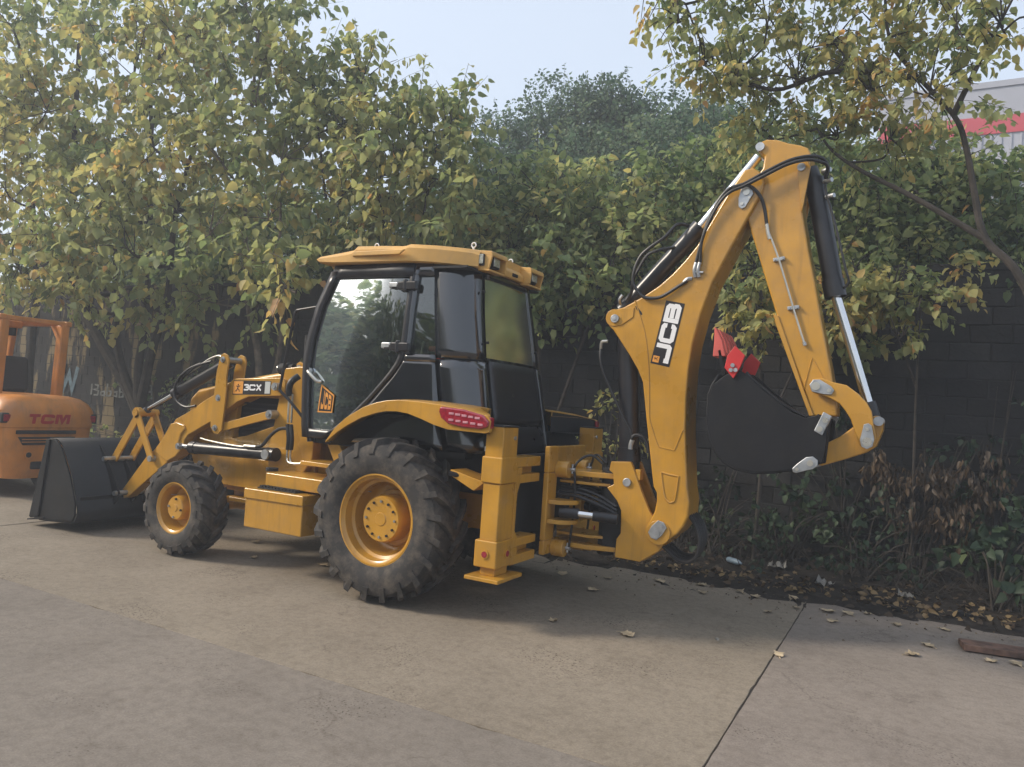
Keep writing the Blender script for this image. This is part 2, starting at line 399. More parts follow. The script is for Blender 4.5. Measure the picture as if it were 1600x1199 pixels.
# stroke lettering: centre lines in a unit box
FONT = {
    'J': (1.25, [[(.18, .34), (.18, .14), (1.02, .14), (1.1, .22), (1.1, 1.0)]]),
    'C': (1.25, [[(1.1, .64), (1.1, .80), (1.0, .86), (.25, .86), (.15, .76), (.15, .24), (.25, .14), (1.0, .14), (1.1, .24), (1.1, .36)]]),
    'B': (1.25, [[(.15, 0.0), (.15, .86), (.95, .86), (1.06, .78), (1.06, .60), (.97, .52), (.30, .50)], [(.97, .49), (1.1, .40), (1.1, .24), (1.0, .14), (.30, .14)]]),
    '3': (.95, [[(.08, .78), (.14, .90), (.72, .90), (.83, .80), (.83, .62), (.74, .53), (.34, .52)], [(.74, .51), (.86, .40), (.86, .20), (.75, .10), (.16, .10), (.08, .22)]]),
    'X': (1.1, [[(.12, .02), (.98, .98)], [(.12, .98), (.98, .02)]]),
    'T': (1.0, [[(.0, .88), (1.0, .88)], [(.5, .80), (.5, 0)]]),
    'M': (1.35, [[(.13, 0), (.13, .87), (.42, .87), (.675, .2), (.93, .87), (1.22, .87), (1.22, 0)]]),
}
def stroke_poly(g, pts, w, fn):
    P = [Vector((a, b)) for a, b in pts]; L = []; Rr = []
    for i, p in enumerate(P):
        t0 = (P[i] - P[i - 1]).normalized() if i else (P[1] - P[0]).normalized()
        t1 = (P[i + 1] - P[i]).normalized() if i < len(P) - 1 else t0
        n0 = Vector((-t0.y, t0.x)); n1 = Vector((-t1.y, t1.x)); mm = (n0 + n1).normalized()
        k = w / 2 / max(.45, mm.dot(n0))
        L.append(p + mm * k); Rr.append(p - mm * k)
    m = len(P)
    g.add([fn(*q) for q in L] + [fn(*q) for q in Rr], [(i, i + 1, m + i + 1, m + i) for i in range(m - 1)])
def lettering(name, text, org, ex, ey, h, m, parent, w=.26, gap=.14, slant=0, squeeze=1.0, normal=(0, 0, 0)):
    """text laid flat from org along ex with letter tops along ey"""
    g = G(); org, ex, ey = Vector(org), Vector(ex).normalized(), Vector(ey).normalized(); x = 0; lift = 0; nv = Vector(normal)
    for ch in text:
        adv, S_ = FONT[ch]
        for st in S_:
            lift += .0003
            stroke_poly(g, st, w, lambda a, b: org + ex * ((x + a * squeeze + slant * b) * h) + ey * (b * h) + nv * lift)
        x += adv * squeeze + gap
    return g.build(name, m, parent, smooth=False, recalc=False)
def quad(name, pts, m, parent):
    return G().add(pts, [tuple(range(len(pts)))]).build(name, m, parent, smooth=False, recalc=False)
def emblem(parent, org, ex, ey, h, m='print'):
    """small leaping-figure style mark made of strokes"""
    g = G(); org, ex, ey = Vector(org), Vector(ex).normalized(), Vector(ey).normalized(); lift = 0
    nv = ex.cross(ey)
    for st, w in (([(.5, .95), (.55, .78)], .16), ([(.2, .72), (.5, .66), (.85, .74)], .09), ([(.5, .66), (.45, .40)], .14), ([(.45, .4), (.22, .12), (.08, .14)], .09), ([(.45, .42), (.70, .28), (.78, .04)], .09)):
        lift += .0004
        stroke_poly(g, st, w, lambda a, b: org + ex * (a * h) + ey * (b * h) + nv * lift)
    return g.build('emblem', m, parent, smooth=False, recalc=False)

# ------------------------------------------------------------------ ground
g = G()
g.add([(-600, -600, -.016), (600, -600, -.016), (600, 600, -.016), (-600, 600, -.016)], [(0, 1, 2, 3)])
ground = tag(g.build('ground', 'joint', smooth=False), 'bare ground under the concrete yard', kind='structure')
yard = bpy.data.objects.new('concrete_yard', None); COL.objects.link(yard); tag(yard, 'pale brushed concrete yard of large cast slabs', kind='structure')
xs = [-27.05, -19.05, -11.05, -3.055, 4.95, 12.95, 20.95, 28.95]
ys = [-1.95, 2.55, 7.05, 13.05, 19.05, 27.05]
for j in range(len(ys) - 1):
    for i in range(len(xs) - 1):
        q = .011
        x0, x1, y0, y1 = xs[i] + q * .28, xs[i + 1] - q * .28, ys[j] + q * .22, ys[j + 1] - q * .22
        nx = 24; edge0, edge1 = [], []
        if j == 0:   # broken edge towards the soil strip
            for k in range(nx + 1):
                x = x0 + (x1 - x0) * k / nx
                edge0.append((x, y0 + .16 * sin(x * 1.7) + .10 * sin(x * 4.3 + 1) + RND.uniform(-.05, .05) + (.25 if x < -3 else 0) * 0))
        else: edge0 = [(x0, y0), (x1, y0)]
        def worn(a, b, nx_, ny_):
            m = max(2, int(hypot(b[0] - a[0], b[1] - a[1]) / .11)); o = []
            for k in range(1, m):
                t = k / m; q_ = RND.uniform(0, .006) + (RND.uniform(.006, .022) if RND.random() < .035 else 0)
                o.append((a[0] + (b[0] - a[0]) * t + nx_ * q_, a[1] + (b[1] - a[1]) * t + ny_ * q_))
            return o
        bot = edge0 if j == 0 else [edge0[0]] + worn((x0, y0), (x1, y0), 0, 1) + [edge0[1]]
        poly = bot + worn(edge0[-1], (x1, y1), -1, 0) + [(x1, y1)] + worn((x1, y1), (x0, y1), 0, -1) + [(x0, y1)] + worn((x0, y1), edge0[0], 1, 0)
        mname = 'slab_grey' if (j >= 1 and i == 3) else ('slab_mauve' if i <= 2 else 'slab_warm')
        if j >= 1 and i != 3: mname = 'slab_mauve' if i <= 2 else 'slab_grey'
        G().prism(poly, -.16, 0.0 - (.004 if (i + j) % 2 else 0), axis='z').build('slab', mname, yard, bevel=.004)

# soil strip rising towards the wall
WALL_Y = -3.70
def soil_h(x, y):
    t = max(0, min(1, (-1.75 - y) / 1.9))
    return -.012 + .04 * min(1, t * 5) + .17 * t * t + .025 * sin(x * 2.1 + y * 3) * t + .02 * sin(x * 5.3 - y * 4.1) * t
g = G(); nx, ny = 260, 18
X0, X1 = -12, 24
for i in range(nx + 1):
    for j in range(ny + 1):
        x = X0 + (X1 - X0) * i / nx; y = -1.45 + (-5.2 + 1.45) * j / ny
        g.v.append((x, y, soil_h(x, y) + RND.uniform(-.012, .012)))
g.f = [(i * (ny + 1) + j, i * (ny + 1) + j + 1, (i + 1) * (ny + 1) + j + 1, (i + 1) * (ny + 1) + j) for i in range(nx) for j in range(ny)]
tag(g.build('soil_strip', 'soil'), 'dark soil strip littered with leaves along the wall', kind='structure')
g = G().add([(-80, -120, .12), (80, -120, .12), (80, -4.0, .12), (-80, -4.0, .12)], [(0, 1, 2, 3)])
tag(g.build('field', 'soil', smooth=False), 'rough ground beyond the wall', kind='structure')

# ------------------------------------------------------------------ block wall
wall = thing('block_wall', 'long dark weathered block wall with flaking plaster behind the machines', 'wall', (3, WALL_Y, 0))
WH, BW, BH = 17, .40, .205
G().bb(-11, 22, WALL_Y - .19, WALL_Y + .012, -.1, WH * BH + .1).build('mortar', 'mortar', wall, smooth=False)
bm_g = G().box((0, 0, 0), (BW - .010, .05, BH - .010))
proto = None; rest = G(); cells = []
for c in range(WH):
    off = 0 if c % 2 else BW / 2
    for k in range(80):
        x = -10.6 + k * BW + off
        z = .1 + c * BH + BH / 2
        v = Vector((x, WALL_Y, z)) - CP
        dep = v.dot(d)
        sx = v.dot(rr_) / dep if dep > 0 else 9
        cells.append((dep if abs(sx) < .71 else 99 + dep, x, z))
cells.sort()
bmesh_me = None
for n_, (dep, x, z) in enumerate(cells):
    jy = RND.uniform(-.008, .008)
    if n_ < 300:
        if bmesh_me is None:
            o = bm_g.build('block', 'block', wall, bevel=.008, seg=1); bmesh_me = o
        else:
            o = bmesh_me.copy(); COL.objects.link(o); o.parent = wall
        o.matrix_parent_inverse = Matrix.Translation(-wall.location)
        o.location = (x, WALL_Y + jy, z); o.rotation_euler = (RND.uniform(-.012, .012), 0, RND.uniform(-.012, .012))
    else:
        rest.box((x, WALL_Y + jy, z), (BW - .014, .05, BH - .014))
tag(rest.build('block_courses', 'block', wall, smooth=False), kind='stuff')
G().bb(-11, 22, WALL_Y - .23, WALL_Y + .045, WH * BH + .101, WH * BH + .18).build('coping', 'block', wall, bevel=.01)
# faded painted scrawl at the far left
GF = [[(0, 0), (.02, .5), (.0, .9)], [(.25, .85), (.55, .8), (.5, .5), (.2, .45), (.6, .35), (.55, .02), (.22, 0)], [(.8, .3), (1.1, .35), (1.1, 0), (.8, .05), (.8, .3)],
      [(1.3, 1), (1.3, 0), (1.6, .05), (1.65, .4), (1.3, .42)], [(1.85, .35), (2.1, .4), (2.1, .02), (1.85, .05)], [(2.3, .8), (2.32, 0), (2.6, .05), (2.6, .42), (2.34, .4)],
      [(2.85, .35), (2.9, 0)], [(4.7, 1.1), (4.3, 1.05), (4.35, .65), (4.75, .6), (4.78, .1), (4.3, .05), (4.3, .5), (4.72, .62), (4.7, 1.1)]]
g = G(); lift = 0
for st in GF:
    lift += .0006
    stroke_poly(g, st, .13, lambda a, b: (11.6 - a * .42, WALL_Y + .038 + lift, 1.33 + b * .26))
tag(g.build('graffiti', 'paint_white', wall, smooth=False, recalc=False), 'faded white painted scrawl')
g = G()
for i, st in enumerate([[(12.7, 1.9), (12.6, 1.45), (12.45, 1.75), (12.3, 1.4), (12.15, 1.9)], [(10.2, 2.1), (10.0, 1.75), (9.8, 2.0)]]):
    stroke_poly(g, st, .13, lambda a, b: (a, WALL_Y + .036 - i * .0005, b))
tag(g.build('graffiti', 'paint_blue', wall, smooth=False, recalc=False), 'faded blue painted strokes')

# ------------------------------------------------------------------ backhoe loader
BL = thing('backhoe_loader', 'yellow backhoe loader with black cab and raised folded digging arm', 'backhoe loader', (0, 0, 0))

def wheel(loc, Ro, Wd, rrim, nl, lug, side, kind):
    """tyre with chevron lugs, dished rim and hub; axle along y, face towards side*y"""
    t = bpy.data.objects.new(kind, None); COL.objects.link(t); t.location = loc; link(t, BL, False)
    Rc = Ro - lug; H = Rc - rrim; w = Wd / 2
    half = [(.80, rrim), (.97, rrim + .22 * H), (1.02, rrim + .45 * H), (1.0, rrim + .68 * H), (.93, rrim + .86 * H), (.80, Rc - .022), (.45, Rc - .004), (0, Rc)]
    prof = [(q, -a * w) for a, q in half] + [(q, a * w) for a, q in half[::-1][1:]]
    g = G().lathe(prof, n=72)
    for s in (-1, 1):
        for k in range(nl):
            th0 = 2 * pi * (k + (.5 if s > 0 else 0)) / nl
            st = [(.02, Ro - .004, .02, Rc - .02), (.30, Ro, .30, Rc - .02), (.66, Ro - .004, .66, Rc - .025), (.92, Ro - .022, .86, Rc - .05), (1.035, Rc - .075, .93, Rc - .09), (1.055, rrim + .66 * H, .98, rrim + .66 * H)]
            V = []
            for i, (yt, rt, yb, rb) in enumerate(st):
                th = th0 - (yt * w) * .95 / Ro * 1.0 * (1 if i else 1)
                dw = (.042 + .020 * i / 5) / Ro * .5 * (1.0 if nl > 18 else 1.25) * 1.15
                for (yy, q, ww) in ((yb, rb, 1.25), (yt, rt, .85)):
                    V += [(q * cos(th - dw * ww), s * yy * w, q * sin(th - dw * ww)), (q * cos(th + dw * ww), s * yy * w, q * sin(th + dw * ww))]
            F = []
            for i in range(len(st) - 1):
                a, b = i * 4, (i + 1) * 4
                F += [(a + 2, a + 3, b + 3, b + 2), (a, a + 2, b + 2, b), (a + 1, b + 1, b + 3, a + 3)]
            F += [(0, 1, 3, 2), (len(V) - 4, len(V) - 2, len(V) - 1, len(V) - 3)]
            g.add(V, F)
    o = g.build('tyre', 'rubber', angle=30); o.parent = t
    f = side
    y1 = f * w * .86
    if kind == 'rear_wheel':
        P = [(rrim + .012, y1 * .80), (rrim + .020, y1 * .99), (rrim + .006, y1 * 1.0), (rrim - .004, y1 * .90), (rrim - .022, y1 * .84), (rrim - .030, y1 * .45), (rrim - .055, y1 * .38), (rrim - .06, y1 * -.2),
             (rrim - .085, y1 * -.42), (.245, y1 * -.45), (.235, y1 * -.30), (.0, y1 * -.30)]
        hub = (.192, f * .115 - 0, 12)
    else:
        P = [(rrim + .010, y1 * .80), (rrim + .016, y1 * .99), (rrim + .004, y1 * 1.0), (rrim - .004, y1 * .92), (rrim - .018, y1 * .86), (rrim - .026, y1 * .3), (rrim - .04, y1 * -.1), (.13, y1 * -.2), (.0, y1 * -.2)]
        hub = (.117, f * .125, 8)
    o = G().lathe(P, n=64).build('rim', 'yellow', angle=50); o.parent = t
    hr, hy, nb = hub
    g = G().lathe([(hr + .012, f * -.08), (hr + .006, hy - f * .05), (hr, hy - f * .012), (hr - .008, hy), (hr * .30, hy), (hr * .27, hy + f * .006), (0, hy + f * .006)], n=40)
    o = g.build('hub', 'yellow', angle=40); o.parent = t
    for k in range(nb if kind == 'rear_wheel' else 4):
        a = 2 * pi * (k + .3) / (nb if kind == 'rear_wheel' else 4)
        q = hr * .78
        b = G().cyl((q * cos(a), hy - f * .002, q * sin(a)), (q * cos(a), hy + f * .013, q * sin(a)), .0115, n=6).build('bolt', 'black' if k % 3 else 'zinc', smooth=False); b.parent = t
    # valve stem
    b = G().cyl((.2 * rrim / .38, y1 * -.1, .24 * rrim / .38), (.22 * rrim / .38, y1 * .25, .26 * rrim / .38), .007, n=8).build('valve', 'zinc'); b.parent = t
    return t
for s in (1, -1):
    wr = wheel((0, s * .925, .690), .690, .44, .365, 21, .042, s, 'rear_wheel')
    wf = wheel((2.525, s * .955, .470), .470, .34, .242, 17, .026, s, 'front_wheel')
    wr.rotation_euler = (0, .17 + .6 * (s < 0), 0)
    wf.rotation_euler = (0, .35, 0)

# chassis, axles, hood
ch = G()
ch.prism([(3.15, .62), (3.15, .98), (2.3, 1.03), (1.2, 1.02), (-.86, 1.05), (-.86, .62), (1.0, .62), (2.2, .60)], -.42, .42)
chassis = ch.build('chassis', 'yellow', BL, bevel=.012)
g = G(); g.cyl((2.525, -.82, .47), (2.525, .82, .47), .075); g.box((2.525, 0, .50), (.26, .5, .24)); g.box((2.525, .70, .47), (.2, .16, .26)); g.box((2.525, -.70, .47), (.2, .16, .26))
g.build('front_axle', 'yellow', BL, bevel=.01)
g = G(); g.cyl((0, -.80, .69), (0, .80, .69), .12); g.box((0, 0, .69), (.36, .5, .36)); g.build('rear_axle', 'yellow', BL, bevel=.01)
G().prism([(3.25, 1.0), (3.28, 1.55), (3.15, 1.66), (2.45, 1.81), (2.0, 1.885), (1.52, 1.955), (1.3, 1.96), (1.3, 1.0)], -.43, .43).build('engine_hood', 'yellow', BL, bevel=.05, seg=4)
hood_side = G().prism([(2.44, 1.16), (2.44, 1.50), (2.15, 1.62), (1.80, 1.62), (1.80, 1.22)], .425, .440).build('engine_grille', 'matt', BL, bevel=.004)
for k in range(7):
    z = 1.22 + k * .055
    G().box((2.12, .443, z), (.52, .012, .018)).build('louvre', 'black', hood_side, smooth=False)
# loader tower plates and battery deck on each side
for s in (1, -1):
    tw = G().prism([(1.50, .72), (1.82, .72), (1.86, 1.10), (1.80, 1.40), (1.76, 1.66), (1.76, 1.93), (1.52, 1.96), (1.26, 1.97), (1.26, 1.06)], s * .44, s * .56).build('loader_tower', 'yellow', BL, bevel=.012)
    G().prism([(1.86, 1.05), (2.55, 1.04), (2.60, 1.14), (2.25, 1.21), (1.86, 1.34)], s * .44, s * .50).build('gusset', 'yellow', tw, bevel=.008)
    G().prism([(2.46, 1.14), (2.60, 1.14), (2.50, 1.60), (2.40, 1.58)], s * .44, s * .50).build('gusset', 'yellow', tw, bevel=.008)
    G().bb(1.3, 3.0, s * .42, s * .47, .66, .98).build('side_plate', 'yellow', tw, bevel=.008)

# loader arms
ARM = [(4.041, .455), (4.014, .352), (3.93, .38), (3.491, .700), (3.300, .84), (3.141, .925), (3.067, 1.013), (3.060, 1.10), (3.010, 1.156), (2.638, 1.340), (2.439, 1.475), (2.290, 1.56), (2.133, 1.620),
       (1.686, 1.653), (1.637, 1.688), (1.630, 1.777), (1.66, 1.815), (1.722, 1.835), (2.361, 1.800), (2.50, 1.70), (2.612, 1.630), (2.80, 1.54), (3.011, 1.415), (3.22, 1.32), (3.36, 1.15), (3.539, .955), (3.672, .860)]
HUMP = [(3.50, .93), (3.28, 1.262), (3.19, 1.285), (3.06, 1.262), (3.04, 1.22), (3.10, 1.16), (3.13, 1.06), (3.07, 1.00), (3.16, .91), (3.30, .84)]
for s in (1, -1):
    ya, yb = sorted((s * .50, s * .62))
    arm = G().prism(ARM, ya, yb).build('loader_arm', 'yellow', BL, bevel=.010)
    ho, hi = s * .642, s * .48
    G().prism(HUMP, *sorted((s * .478, s * .640))).build('gusset', 'yellow', arm, bevel=.014, seg=3)
    for (x, z, q) in ((1.722, 1.743, .040), (2.521, 1.586, .035), (3.09, 1.03, .035)):
        pn = G().cyl((x, s * .44, z), (x, s * .676, z), q, n=20); pn.cyl((x, s * .60, z), (x, s * .688, z), q * .55, n=6)
        pn.build('pivot_pin', 'zinc', arm)
    LEV = [(2.548, 1.99), (2.575, 1.86), (2.590, 1.62), (2.610, 1.33), (2.600, 1.27), (2.549, 1.215), (2.480, 1.205), (2.435, 1.25), (2.416, 1.50), (2.410, 1.70), (2.425, 1.80), (2.405, 1.99), (2.43, 2.04), (2.489, 2.06), (2.53, 2.035)]
    lev = G().prism(LEV, *sorted((s * .650, s * .672))).build('bellcrank', 'yellow', BL, bevel=.006)
    G().prism(LEV, *sorted((s * .425, s * .447))).build('plate', 'yellow', lev, bevel=.006)
    for (x, z) in ((2.489, 1.99), (2.530, 1.27)):
        pn = G().cyl((x, s * .41, z), (x, s * .682, z), .032, n=18); pn.cyl((x, s * .68, z), (x, s * .700, z), .018, n=6); pn.build('pivot_pin', 'zinc', lev)
    a, b = Vector((2.53, 0, 1.265)), Vector((1.78, 0, 1.462)); nrm = Vector((-(b - a).z, 0, (b - a).x)).normalized() * .042
    lk = G().prism([((a + nrm).x, (a + nrm).z), ((b + nrm).x, (b + nrm).z), ((b - nrm).x, (b - nrm).z), ((a - nrm).x, (a - nrm).z)], *sorted((s * .60, s * .64))).build('guide_link', 'yellow', BL, bevel=.006)
    pn = G().cyl((1.79, s * .45, 1.46), (1.79, s * .655, 1.46), .046, n=20); pn.cyl((1.79, s * .65, 1.46), (1.79, s * .672, 1.46), .022, n=6); pn.build('pivot_pin', 'zinc', lk)
    # bucket ram between the bellcrank plates
    rm = G().cyl((2.50, s * .55, 1.98), (3.30, s * .55, 1.615), .058, n=24); rm.cyl((3.26, s * .55, 1.633), (3.36, s * .55, 1.588), .065, n=24)
    ram = rm.build('bucket_ram', 'black', BL)
    G().cyl((3.3, s * .55, 1.615), (3.90, s * .55, 1.341), .026, n=16).build('piston_rod', 'chrome', ram)
    G().cyl((3.80, s * .55, 1.387), (3.93, s * .55, 1.326), .042, n=14).build('rod_eye', 'black', ram)
    G().tube([(2.50, s * .64, 2.0), (2.62, s * .62, 2.03), (2.80, s * .60, 1.985), (3.0, s * .59, 1.88), (3.18, s * .59, 1.80)], .010, n=8).build('pipe', 'pipe', ram)
    G().tube([(2.9, s * .61, 1.94), (3.1, s * .62, 1.86), (3.26, s * .62, 1.72), (3.27, s * .62, 1.55), (3.1, s * .62, 1.46), (2.92, s * .62, 1.48)], .013, n=8).build('hose', 'hose', ram)
    G().tube([(2.75, s * .60, 1.97), (2.95, s * .61, 1.915), (3.12, s * .61, 1.82), (3.24, s * .6, 1.72)], .014, n=8).build('hose', 'hose', ram)
    # bucket links
    for y0 in (.648, .43):
        y1 = y0 + .024
        for P0, P1, wd in (((3.840, 1.345), (3.525, .845), .042), ((3.835, 1.335), (4.215, .785), .050)):
            p0, p1 = Vector(P0), Vector(P1); n_ = Vector((-(p1 - p0).y, (p1 - p0).x)).normalized() * wd
            lk = G().prism([tuple(p0 + n_), tuple(p1 + n_), tuple(p1 - n_), tuple(p0 - n_)], *sorted((s * (y0 - (.03 if wd > .045 else 0)), s * (y1 - (.03 if wd > .045 else 0))))).build('bucket_link', 'yellow', BL, bevel=.006)
    g = G().cyl((3.838, s * .40, 1.345), (3.838, s * .69, 1.345), .042, n=18); g.cyl((3.838, s * .625, 1.345), (3.838, s * .672, 1.345), .062, n=20)
    g.build('pivot_pin', 'yellow', BL)
    g = G().cyl((3.53, s * .42, .853), (3.53, s * .685, .853), .034, n=18); g.build('pivot_pin', 'zinc', BL)
    # lift ram below the arm
    lr = G().cyl((1.72, s * .64, 1.066), (2.88, s * .64, 1.033), .062, n=26); lr.cyl((1.66, s * .64, 1.068), (1.78, s * .64, 1.064), .068, n=26); lr.cyl((2.82, s * .64, 1.035), (2.90, s * .64, 1.033), .068, n=26)
    lram = lr.build('lift_ram', 'black', BL)
    G().cyl((2.88, s * .64, 1.033), (3.08, s * .62, 1.03), .030, n=16).build('piston_rod', 'chrome', lram)
    G().cyl((1.735, s * .70, 1.066), (1.735, s * .722, 1.066), .050, n=22).build('pin_cap', 'zinc', lram)
    G().tube([(2.75, s * .66, 1.145), (2.6, s * .68, 1.132), (2.3, s * .70, 1.118), (2.06, s * .70, 1.115), (1.98, s * .70, 1.14)], .009, n=8).build('pipe', 'pipe', lram)
    G().tube([(2.04, s * .70, 1.122), (1.88, s * .70, 1.128)], .018, n=10).build('hose_fitting', 'pipe', lram)
    G().tube([(1.90, s * .70, 1.126), (1.80, s * .70, 1.15), (1.70, s * .70, 1.25), (1.60, s * .69, 1.325), (1.50, s * .68, 1.34), (1.47, s * .68, 1.30)], .017, n=9).build('hose', 'hose', lram)
    # vertical pipework on the tower
    pw = G().tube([(1.46, s * .62, 1.86), (1.49, s * .68, 1.80), (1.505, s * .69, 1.72), (1.495, s * .68, 1.66)], .034, n=10).build('hose_bundle', 'hose', BL)
    for q in (0, .045):
        G().tube([(1.505 - q, s * .68, 1.68), (1.495 - q, s * .68, 1.40)], .011, n=8, sub=1).build('pipe', 'pipe', pw)
        G().tube([(1.488 - q, s * .69, 1.38), (1.460 - q, s * .70, 1.30), (1.450 - q, s * .70, 1.22), (1.462 - q, s * .69, 1.14)], .021, n=9).build('hose', 'hose', pw)
        G().tube([(1.462 - q, s * .69, 1.15), (1.460 - q * .9, s * .69, 1.045 + q * .3), (1.40 - q * .6, s * .70, 1.010), (1.25, s * .70, 1.020), (1.05, s * .71, 1.03)], .010, n=8).build('pipe', 'pipe', pw)
    G().tube([(1.24, s * .72, 1.028), (1.1, s * .72, 1.03), (.87, s * .72, 1.045)], .020, n=10).build('hose_sleeve', 'pipe', pw)

# decal on the near arm: orange emblem field, black field, grey end
A0, A1, B0, B1 = Vector((2.36, 0, 1.772)), Vector((1.83, 0, 1.789)), Vector((2.36, 0, 1.640)), Vector((1.83, 0, 1.668))
def dp(t, v, o=.624):   # point on the decal
    p = (A0 * (1 - t) + A1 * t) * v + (B0 * (1 - t) + B1 * t) * (1 - v); return (p.x, o, p.z)
dec = quad('decal', [dp(-.012, -.06, .6232), dp(1.012, -.06, .6232), dp(1.012, 1.06, .6232), dp(-.012, 1.06, .6232)], 'print', BL)
dec['label'] = 'arm decal'
quad('decal_field', [dp(.0, 0), dp(.27, 0), dp(.27, 1), dp(0, 1)], 'print_orange', dec)
quad('decal_field', [dp(.86, 0), dp(1, 0), dp(1, 1), dp(.86, 1)], 'grey', dec)
emblem(dec, dp(.05, .14, .6252), (-1, 0, .03), (0, 0, 1), .088)
lettering('lettering', '3CX', dp(.30, .27, .6252), (-1, 0, .032), (0, 0, 1), .064, 'white', dec, w=.25, gap=.08, squeeze=1.15, normal=(0, 1, 0))

# loader bucket
bk = G()
BPROF = [(4.62, .975), (4.49, .988), (4.40, .955), (4.345, .885), (4.235, .735), (4.150, .600), (4.065, .42), (4.012, .262), (4.010, .20), (4.05, .135), (4.54, .098), (4.70, .090)]
n_ = len(BPROF)
g = G().add([(a, -1.15, b) for a, b in BPROF] + [(a, 1.15, b) for a, b in BPROF], [(i, i + 1, n_ + i + 1, n_ + i) for i in range(n_ - 1)])
lb = g.build('loader_bucket', 'bucket', BL, solid=.022, angle=25, recalc=False)
SIDE = [(4.60, .990), (4.485, .990), (4.36, .905), (4.153, .60), (4.03, .32), (4.02, .20), (4.06, .14), (4.54, .095), (4.76, .085)]
for s in (1, -1):
    G().prism(SIDE, *sorted((s * 1.148, s * 1.170))).build('side_plate', 'bucket', lb, bevel=.004)
    G().prism([(4.62, .985), (4.56, .985), (4.66, .12), (4.80, .085), (4.83, .10)], *sorted((s * 1.150, s * 1.190))).build('side_edge', 'bucket', lb, bevel=.005)
    for y in (.72, .50, .36):
        G().prism([(4.44, .985), (4.33, .93), (4.225, .83), (4.10, .68), (4.0, .55), (3.93, .44), (3.945, .34), (4.015, .28), (4.16, .6), (4.35, .88)], *sorted((s * y, s * (y + .022)))).build('bracket', 'bucket', lb, bevel=.004)
    for (x, z) in ((4.205, .790), (3.965, .425)):
        G().cyl((x, s * .40, z), (x, s * .775, z), .028, n=16).build('pivot_pin', 'zinc', lb)
G().prism([(4.56, .100), (4.86, .055), (4.86, .070), (4.56, .124)], -1.19, 1.19).build('cutting_edge', 'bucket', lb, bevel=.003)
G().bb(4.02, 4.10, -1.12, 1.12, .36, .40).build('stiffener', 'bucket', lb, bevel=.006)
for y in (-.85, 0, .85):
    G().bb(4.25, 4.42, y - .05, y + .05, .075, .125).build('wear_strip', 'bucket', lb, bevel=.005)

# tool box and step
tb = G().bb(.868, 1.592, .60, 1.05, .412, .765).build('tool_box', 'yellow', BL, bevel=.012)
G().prism([(.858, .690), (1.602, .682), (1.602, .775), (.858, .782)], .60, 1.066).build('lid', 'yellow', tb, bevel=.010, seg=3)
tp = G().bb(1.02, 1.50, .80, 1.0, .780, .792).build('tread_pad', 'matt', tb)
for k in range(11):
    for j in range(2):
        G().bb(1.03 + k * .043, 1.058 + k * .043, .81 + j * .095, .89 + j * .095, .792, .808).build('tread_bar', 'matt', tp, smooth=False)
G().bb(.735, 1.48, .50, .93, .80, .925).build('step_box', 'yellow', BL, bevel=.012)
G().cyl((1.555, .78, .925), (1.555, .78, .955), .06, n=20).build('filler_cap', 'matt', BL)
G().prism([(.55, .95), (.74, .95), (.92, 1.24), (.80, 1.28)], .62, .74).build('step_bracket', 'yellow', BL, bevel=.008)
G().bb(.45, 1.2, .45, .78, 1.02, 1.06).build('foot_plate', 'yellow', BL, bevel=.006)
G().bb(1.95, 2.35, .50, .58, .52, .57).build('drag_link', 'yellow', BL, bevel=.01)
G().bb(1.60, 2.1, -.3, .5, .40, .62).build('belly_plate', 'matt', BL, bevel=.01)

# ------------------------------------------------------------------ cab
def lerp(a, b, t): return a + (b - a) * t
def pw(x, pts):
    for (a, b), (c, e) in zip(pts, pts[1:]):
        if x <= c: return lerp(b, e, max(0, min(1, (x - a) / (c - a))))
    return pts[-1][1]
def hw(z): return pw(z, [(1.2, .80), (1.6, .795), (2.1, .775), (2.5, .745), (2.9, .70)])
def xfront(z): return pw(z, [(1.2, 1.08), (1.31, 1.135), (1.95, 1.20), (2.21, 1.19), (2.52, 1.13), (2.9, .985)])
def xrear(z): return pw(z, [(1.2, -.765), (1.5, -.70), (2.1, -.575), (2.6, -.49), (2.9, -.445)])
RC = .30   # plan radius of the rear corners
def cab_pt(sec, t, z, o=0.0, s=1):
    """point on the cab shell: 'side' t is x, 'corner' t 0..1 from side to rear, 'rear' t is y"""
    xr = xrear(z); wr = hw(z) - .17
    cx_, cy_ = xr + RC, hw(z) - .05
    if sec == 'side':
        x = t; x1 = cx_ + .05
        y = hw(z) if x > .25 else hw(z) - .05 * min(1, (.25 - x) / (.25 - x1))
        return (x, s * (y + o), z)
    if sec == 'corner':
        a = t * pi / 2
        e = .8
        X = cx_ + .05 - (RC + .05) * (sin(a) ** e); Y = wr - .16 + (hw(z) - .05 - wr + .16) * (cos(a) ** e)
        return (X - o * sin(a), s * (Y + o * cos(a)), z)
    return (xr - o - .02 * (1 - (t / .5) ** 2), s * t, z)
def corner_end(z): return hw(z) - .17 - .16
def patch(lo, hi, sec, z0, z1, o=0.0, s=1, nu=8, nv=10, g=None):
    """grid on the cab shell between parameter curves lo(z) and hi(z)"""
    g = g or G(); V = []
    for j in range(nv + 1):
        z = lerp(z0, z1, j / nv)
        a, b = lo(z), hi(z)
        V += [cab_pt(sec, lerp(a, b, i / nu), z, o, s) for i in range(nu + 1)]
    F = [(j * (nu + 1) + i, j * (nu + 1) + i + 1, (j + 1) * (nu + 1) + i + 1, (j + 1) * (nu + 1) + i) for j in range(nv) for i in range(nu)]
    return g.add(V, F)
cab = bpy.data.objects.new('cab', None); COL.objects.link(cab); cab.location = (.3, 0, 1.2); link(cab, BL, False)
ZB, ZW, ZT = 1.29, 2.085, 2.86
XB = .085     # door rear edge
